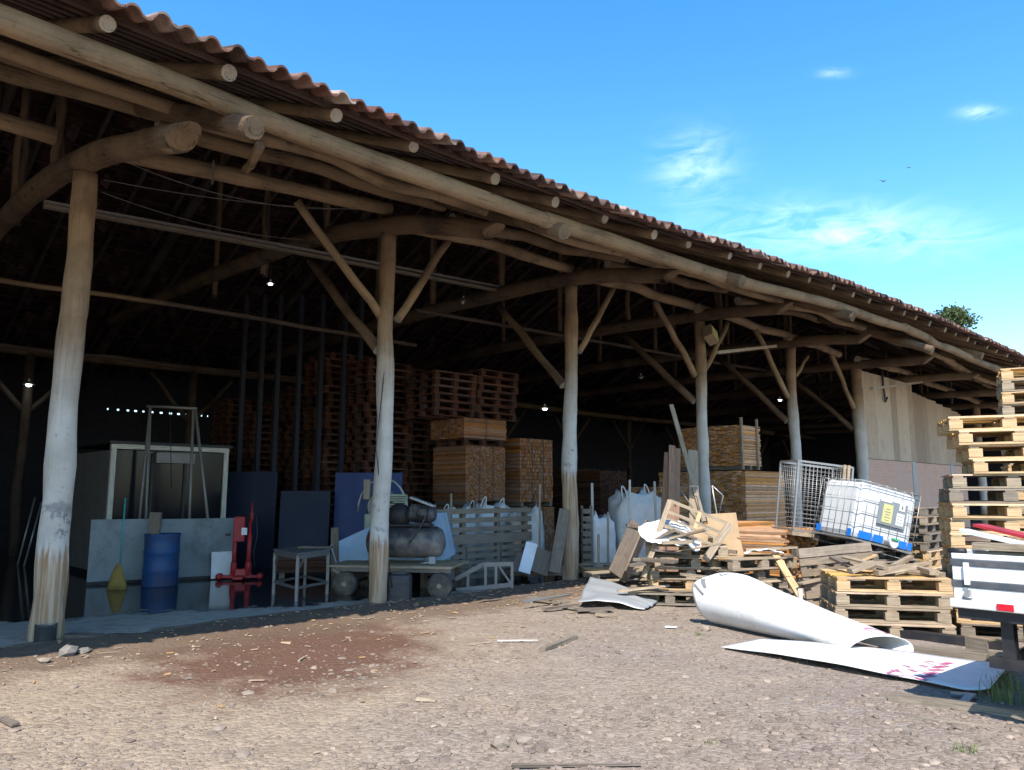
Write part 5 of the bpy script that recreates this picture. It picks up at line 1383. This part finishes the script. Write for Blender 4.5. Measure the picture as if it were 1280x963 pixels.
# ------------------------------------------------------------------ grass tufts
for k,(x,y,n,h,lab) in enumerate(((1256,882,60,.22,'grass tuft at the right end of the flat sheet'),(1208,946,26,.12,'grass tuft near the bottom right of the gravel'),(1112,806,50,.13,'grass growing inside the open end of the roll'),(875,797,22,.08,'small grass tuft at the left foot of the roll'),(930,790,20,.08,'small grass sprig under the front of the roll'),(885,932,16,.05,'tiny green sprig low on the gravel at centre right'),(1262,862,40,.18,'grass tuft just behind the right end of the flat sheet'))):
    P=g(x,y,.0); mb=MB()
    for i in range(n):
        b=P+Vector((random.gauss(0,h*.35),random.gauss(0,h*.25),0)); a=random.uniform(0,2*PI); hh=h*random.uniform(.5,1.1); l=random.uniform(.2,.7)
        d=Vector((math.cos(a),math.sin(a),0)); sd=Vector((-d.y,d.x,0))*.004
        p1=b+d*hh*l*.3+Z3*hh*.6; p2=b+d*hh*l+Z3*hh
        q=len(mb.v); mb.v+=[b-sd,b+sd,p1+sd*.8,p1-sd*.8,p2]
        mb.face([q,q+1,q+2,q+3],[(0,0)]*4); mb.face([q+3,q+2,q+4],[(0,0)]*3)
    tag(mb.build('grass_tuft','grass'),lab,'grass tuft','grass tufts on the gravel')
# ------------------------------------------------------------------ stones
def rock(mb,P,r,flat_=.6):
    ico=[]
    t=(1+5**.5)/2
    vs=[(-1,t,0),(1,t,0),(-1,-t,0),(1,-t,0),(0,-1,t),(0,1,t),(0,-1,-t),(0,1,-t),(t,0,-1),(t,0,1),(-t,0,-1),(-t,0,1)]
    fs_=[(0,11,5),(0,5,1),(0,1,7),(0,7,10),(0,10,11),(1,5,9),(5,11,4),(11,10,2),(10,7,6),(7,1,8),(3,9,4),(3,4,2),(3,2,6),(3,6,8),(3,8,9),(4,9,5),(2,4,11),(6,2,10),(8,6,7),(9,8,1)]
    b=len(mb.v); a=random.uniform(0,2*PI); ca,sa_2=math.cos(a),math.sin(a); ex=random.uniform(.7,1.4)
    for v in vs:
        q=Vector(v).normalized()*r*random.uniform(.72,1.15); q.x*=ex; q.z*=flat_
        mb.v.append(P+Vector((q.x*ca-q.y*sa_2,q.x*sa_2+q.y*ca,q.z)))
    for f_ in fs_: mb.face([b+i for i in f_],[(0,0)]*3)
mb=MB(); cnt=0
while cnt<24000:
    Y=4.0+9.5*random.random()**1.5; X=random.uniform(-.75,.78)*Y
    s,t=ST(Vector((X,Y,0)))
    if t>-.35 or (t>-3.4 and random.random()<.72): continue
    den=.35+.8*max(0,noise.noise(Vector((X*.45,Y*.45,4)))+.2)+.25*(X>-.5)
    if random.random()>den: continue
    r=random.lognormvariate(math.log(.0085),.62); r=min(r,.055)
    if X>-1 and Y<6.5 and random.random()<.16: r=random.uniform(.016,.042)
    rock(mb,Vector((X,Y,gh(X,Y)+r*.05)),r,random.uniform(.35,.6)); cnt+=1
stonemat=paint('gravel_stone',(.25,.195,.15),.9,(.17,.135,.115),.7,0,2.5,.2,.6)
k=NT(stonemat.node_tree); b=stonemat.node_tree.nodes['Principled BSDF']; old=b.inputs['Base Color'].links[0].from_socket
geo=k.n('ShaderNodeNewGeometry'); k.l(k.mix(1.0,old,k.ramp(geo.outputs['Random Per Island'],(0,.65),(.5,.9),(.95,1.1),(1,1.5)),'MULTIPLY'),b.inputs['Base Color'])
cb_=MB(); cc_=0
while cc_<520:
    s_,t_=random.uniform(-1,9.5),-.3-abs(random.gauss(0,1.6))
    if random.random()>.35+.065*s_: continue
    P=W(s_,t_); z=gh(P.x,P.y); a=random.uniform(0,PI); L=random.lognormvariate(math.log(.05),.6); L=min(L,.22)
    d=Vector((math.cos(a),math.sin(a),random.uniform(-.1,.1)))*L/2
    cb_.beam(Vector((P.x,P.y,z+.012))-d,Vector((P.x,P.y,z+.012))+d,random.uniform(.006,.03),random.uniform(.003,.012)); cc_+=1
tag(cb_.build('wood_chips','wood_tan'),'wood chips and splinters littering the gravel along the shed edge','wood chips',kind='stuff')
tag(mb.build('gravel_stones',stonemat),'loose crushed stones strewn over the yard','gravel',kind='stuff')
for k_,(x,y,r,lab) in enumerate(((625,938,.07,'tan fist-sized rock in the lower middle of the gravel'),(655,934,.065,'grey rock right of the tan fist-sized one'),(85,822,.10,'grey lump of concrete by the leftmost post'),(105,818,.07,'smaller grey lump by the leftmost post'),(55,831,.06,'flat tan stone below the leftmost post'),(520,760,.05,'orange brick fragment right of the canister'),(882,790,.07,'stone wedged under the left foot of the roll'))):
    mb=MB(); P=g(x,y,0); 
    for q in range(1): rock(mb,Vector((P.x,P.y,gh(P.x,P.y)+r*.3)),r,.65)
    o=mb.build('rock','wood_red' if 'brick' in lab else 'rubble' if 'lump' in lab else 'stone'); tag(o,lab,'rock','single rocks')
# brown plank offcut by first post
mb=MB(); mb.beam(g(82,795,.05),g(124,796,.05),.14,.05,jit=.01); tag(mb.build('brick_offcut','wood_brown'),'brown flat block on the floor edge right of the leftmost post','block')
# ------------------------------------------------------------------ tree beyond the roof, birds
def tree(P,h,rad,lab):
    o=thing('tree',lab,'tree',P)
    mb=MB(); mb.log(P,P+Vector((0,0,h*.75)),.35,.12,0,0,seg=8,n=10,bend=.3); 
    for i in range(7):
        a=i*.9; z=h*(.5+.05*i); mb.log(P+Vector((0,0,z)),P+Vector((math.cos(a)*rad*.7,math.sin(a)*rad*.7,z+rad*.5)),.12,.04,0,0,seg=4,n=6)
    mb.build('trunk','log_dark',o)
    mb=MB(); cl_=[]
    for i in range(34):
        a=random.uniform(0,2*PI); e=random.uniform(-.5,1); rr=rad*random.uniform(.35,.95)
        cl_.append(P+Vector((math.cos(a)*rr*math.sqrt(1-min(abs(e),1)**2*.8),math.sin(a)*rr*.9,h*.72+e*rad*1.05)))
    for c_ in cl_:
        for j in range(210):
            d=Vector((random.gauss(0,1),random.gauss(0,1),random.gauss(0,.8)))*rad*.17
            q=c_+d; n=Vector((random.gauss(0,1),random.gauss(0,1),random.gauss(.5,1))).normalized(); a=n.orthogonal().normalized(); b=n.cross(a); s_=.085*random.uniform(.6,1.3)
            k=len(mb.v); mb.v+=[q-a*s_*1.6,q-b*s_,q+a*s_*1.6,q+b*s_]; mb.face([k,k+1,k+2,k+3],[(0,0)]*4)
    mb.build('crown','leaf',o)
q=aY(1181,385,62); tree(Vector((q.x,62,0)),(q.z-2.75)/.72,2.1,'leafy treetop just showing above the far end of the tile roof')
for x,y,w,lab in ((1104,227,.34,'larger dark bird flying lower left of the other'),(1136,210,.24,'smaller dark bird flying higher up to the right')):
    P=aY(x,y,60); o=thing('bird',lab,'bird',P,0,'birds in the sky')
    mb=MB(); mb.lathe(P,[(0,-w*.5),(w*.12,-w*.2),(w*.14,.05),(w*.08,w*.35),(0,w*.5)],8,axis=(.8,.5,.1)); mb.build('body','bird',o)
    for sg in (-1,1):
        mb=MB(); mb.prism([P+Vector((-.04,0,.02)),P+Vector((.06,.02,.02)),P+Vector((.05+sg*w*.5,.05,w*.35)),P+Vector((sg*w*.9,.05,w*.2+w*.1))],(0,.02,.02)); mb.build('wing','bird',o)
# remove unused prototypes
for kd,o in PROTO.items():
    if kd not in USED:
        for c_ in list(o.children): bpy.data.objects.remove(c_)
        bpy.data.objects.remove(o)
# ------------------------------------------------------------------ camera
cd=bpy.data.cameras.new('camera'); co=bpy.data.objects.new('camera',cd); COL.objects.link(co); scene.camera=co
cd.sensor_fit='HORIZONTAL'; cd.sensor_width=36; cd.lens=36*F/1280; cd.clip_end=2000; cd.clip_start=.05
co.location=CAM; co.rotation_euler=(PI/2+PIT,0,0)
# ------------------------------------------------------------------ light
EL=R(50); az=Vector((-.10,-1,0)).normalized()
sd=Vector((az.x*math.cos(EL),az.y*math.cos(EL),math.sin(EL)))
ld_=bpy.data.lights.new('sun','SUN'); ld_.energy=3.3; ld_.angle=R(.5); ld_.color=(1,.94,.86)
lo=bpy.data.objects.new('sun',ld_); COL.objects.link(lo); lo.rotation_euler=(-sd).to_track_quat('-Z','Y').to_euler(); lo.location=(10,-10,30)
w=bpy.data.worlds.new('World'); scene.world=w; w.use_nodes=True
k=NT(w.node_tree); bg=w.node_tree.nodes['Background']
sky=k.n('ShaderNodeTexSky',sky_type='NISHITA'); sky.sun_disc=False; sky.sun_elevation=EL; sky.sun_rotation=math.atan2(az.x,az.y)
sky.air_density=1.0; sky.dust_density=.3; sky.ozone_density=1.0
gen=tc(k,'Generated')
# thin cirrus: noise in sky direction, gathered into a few drifting patches
def patch(x,y,rx,ry,pw=1.0):
    d=ray(x,y).normalized(); r_=X3; u_=r_.cross(d).normalized()
    def dt(v):
        n_=k.n('ShaderNodeVectorMath',operation='DOT_PRODUCT'); k.l(gen,n_.inputs[0]); n_.inputs[1].default_value=v; return n_.outputs['Value']
    a=k.math('DIVIDE',dt(r_),1.0); a=k.math('SUBTRACT',a,d.x); b_=dt(u_); fwd=dt(d)
    q=k.math('ADD',k.math('POWER',k.math('DIVIDE',a,rx),2),k.math('POWER',k.math('DIVIDE',b_,ry),2))
    return k.math('MULTIPLY',k.math('MULTIPLY',k.math('EXPONENT',k.math('MULTIPLY',q,-1)),k.math('GREATER_THAN',fwd,0)),pw)
tot=None
for args in ((1010,285,.11,.028,.65),(868,205,.04,.035,.6),(1224,141,.015,.006,1.0),(1042,91,.014,.005,.55),(1120,300,.08,.02,.4)):
    p_=patch(*args); tot=p_ if tot is None else k.math('ADD',tot,p_)
mp=k.mapping(gen,(5,5,16)); cn=k.noise(mp,3.2,7,.62,.6)
cm=k.math('MULTIPLY',tot,k.ramp(cn,(.36,0),(.66,1)))
cm=k.math('MINIMUM',k.math('MULTIPLY',cm,.30),.5)
hs=k.n('ShaderNodeHueSaturation'); k.l(sky.outputs[0],hs.inputs['Color']); hs.inputs['Saturation'].default_value=1.38; hs.inputs['Hue'].default_value=.497
SKYC=hs.outputs[0]
k.l(k.mix(cm,SKYC,(9.5,10,10.5)),bg.inputs[0]); bg.inputs[1].default_value=.15
vs=scene.view_settings; vs.view_transform='Standard'; vs.look='None'; vs.exposure=1.24; vs.gamma=1; vs.use_curve_mapping=False
scene.cycles.max_bounces=6; scene.cycles.diffuse_bounces=2; scene.cycles.use_denoising=True
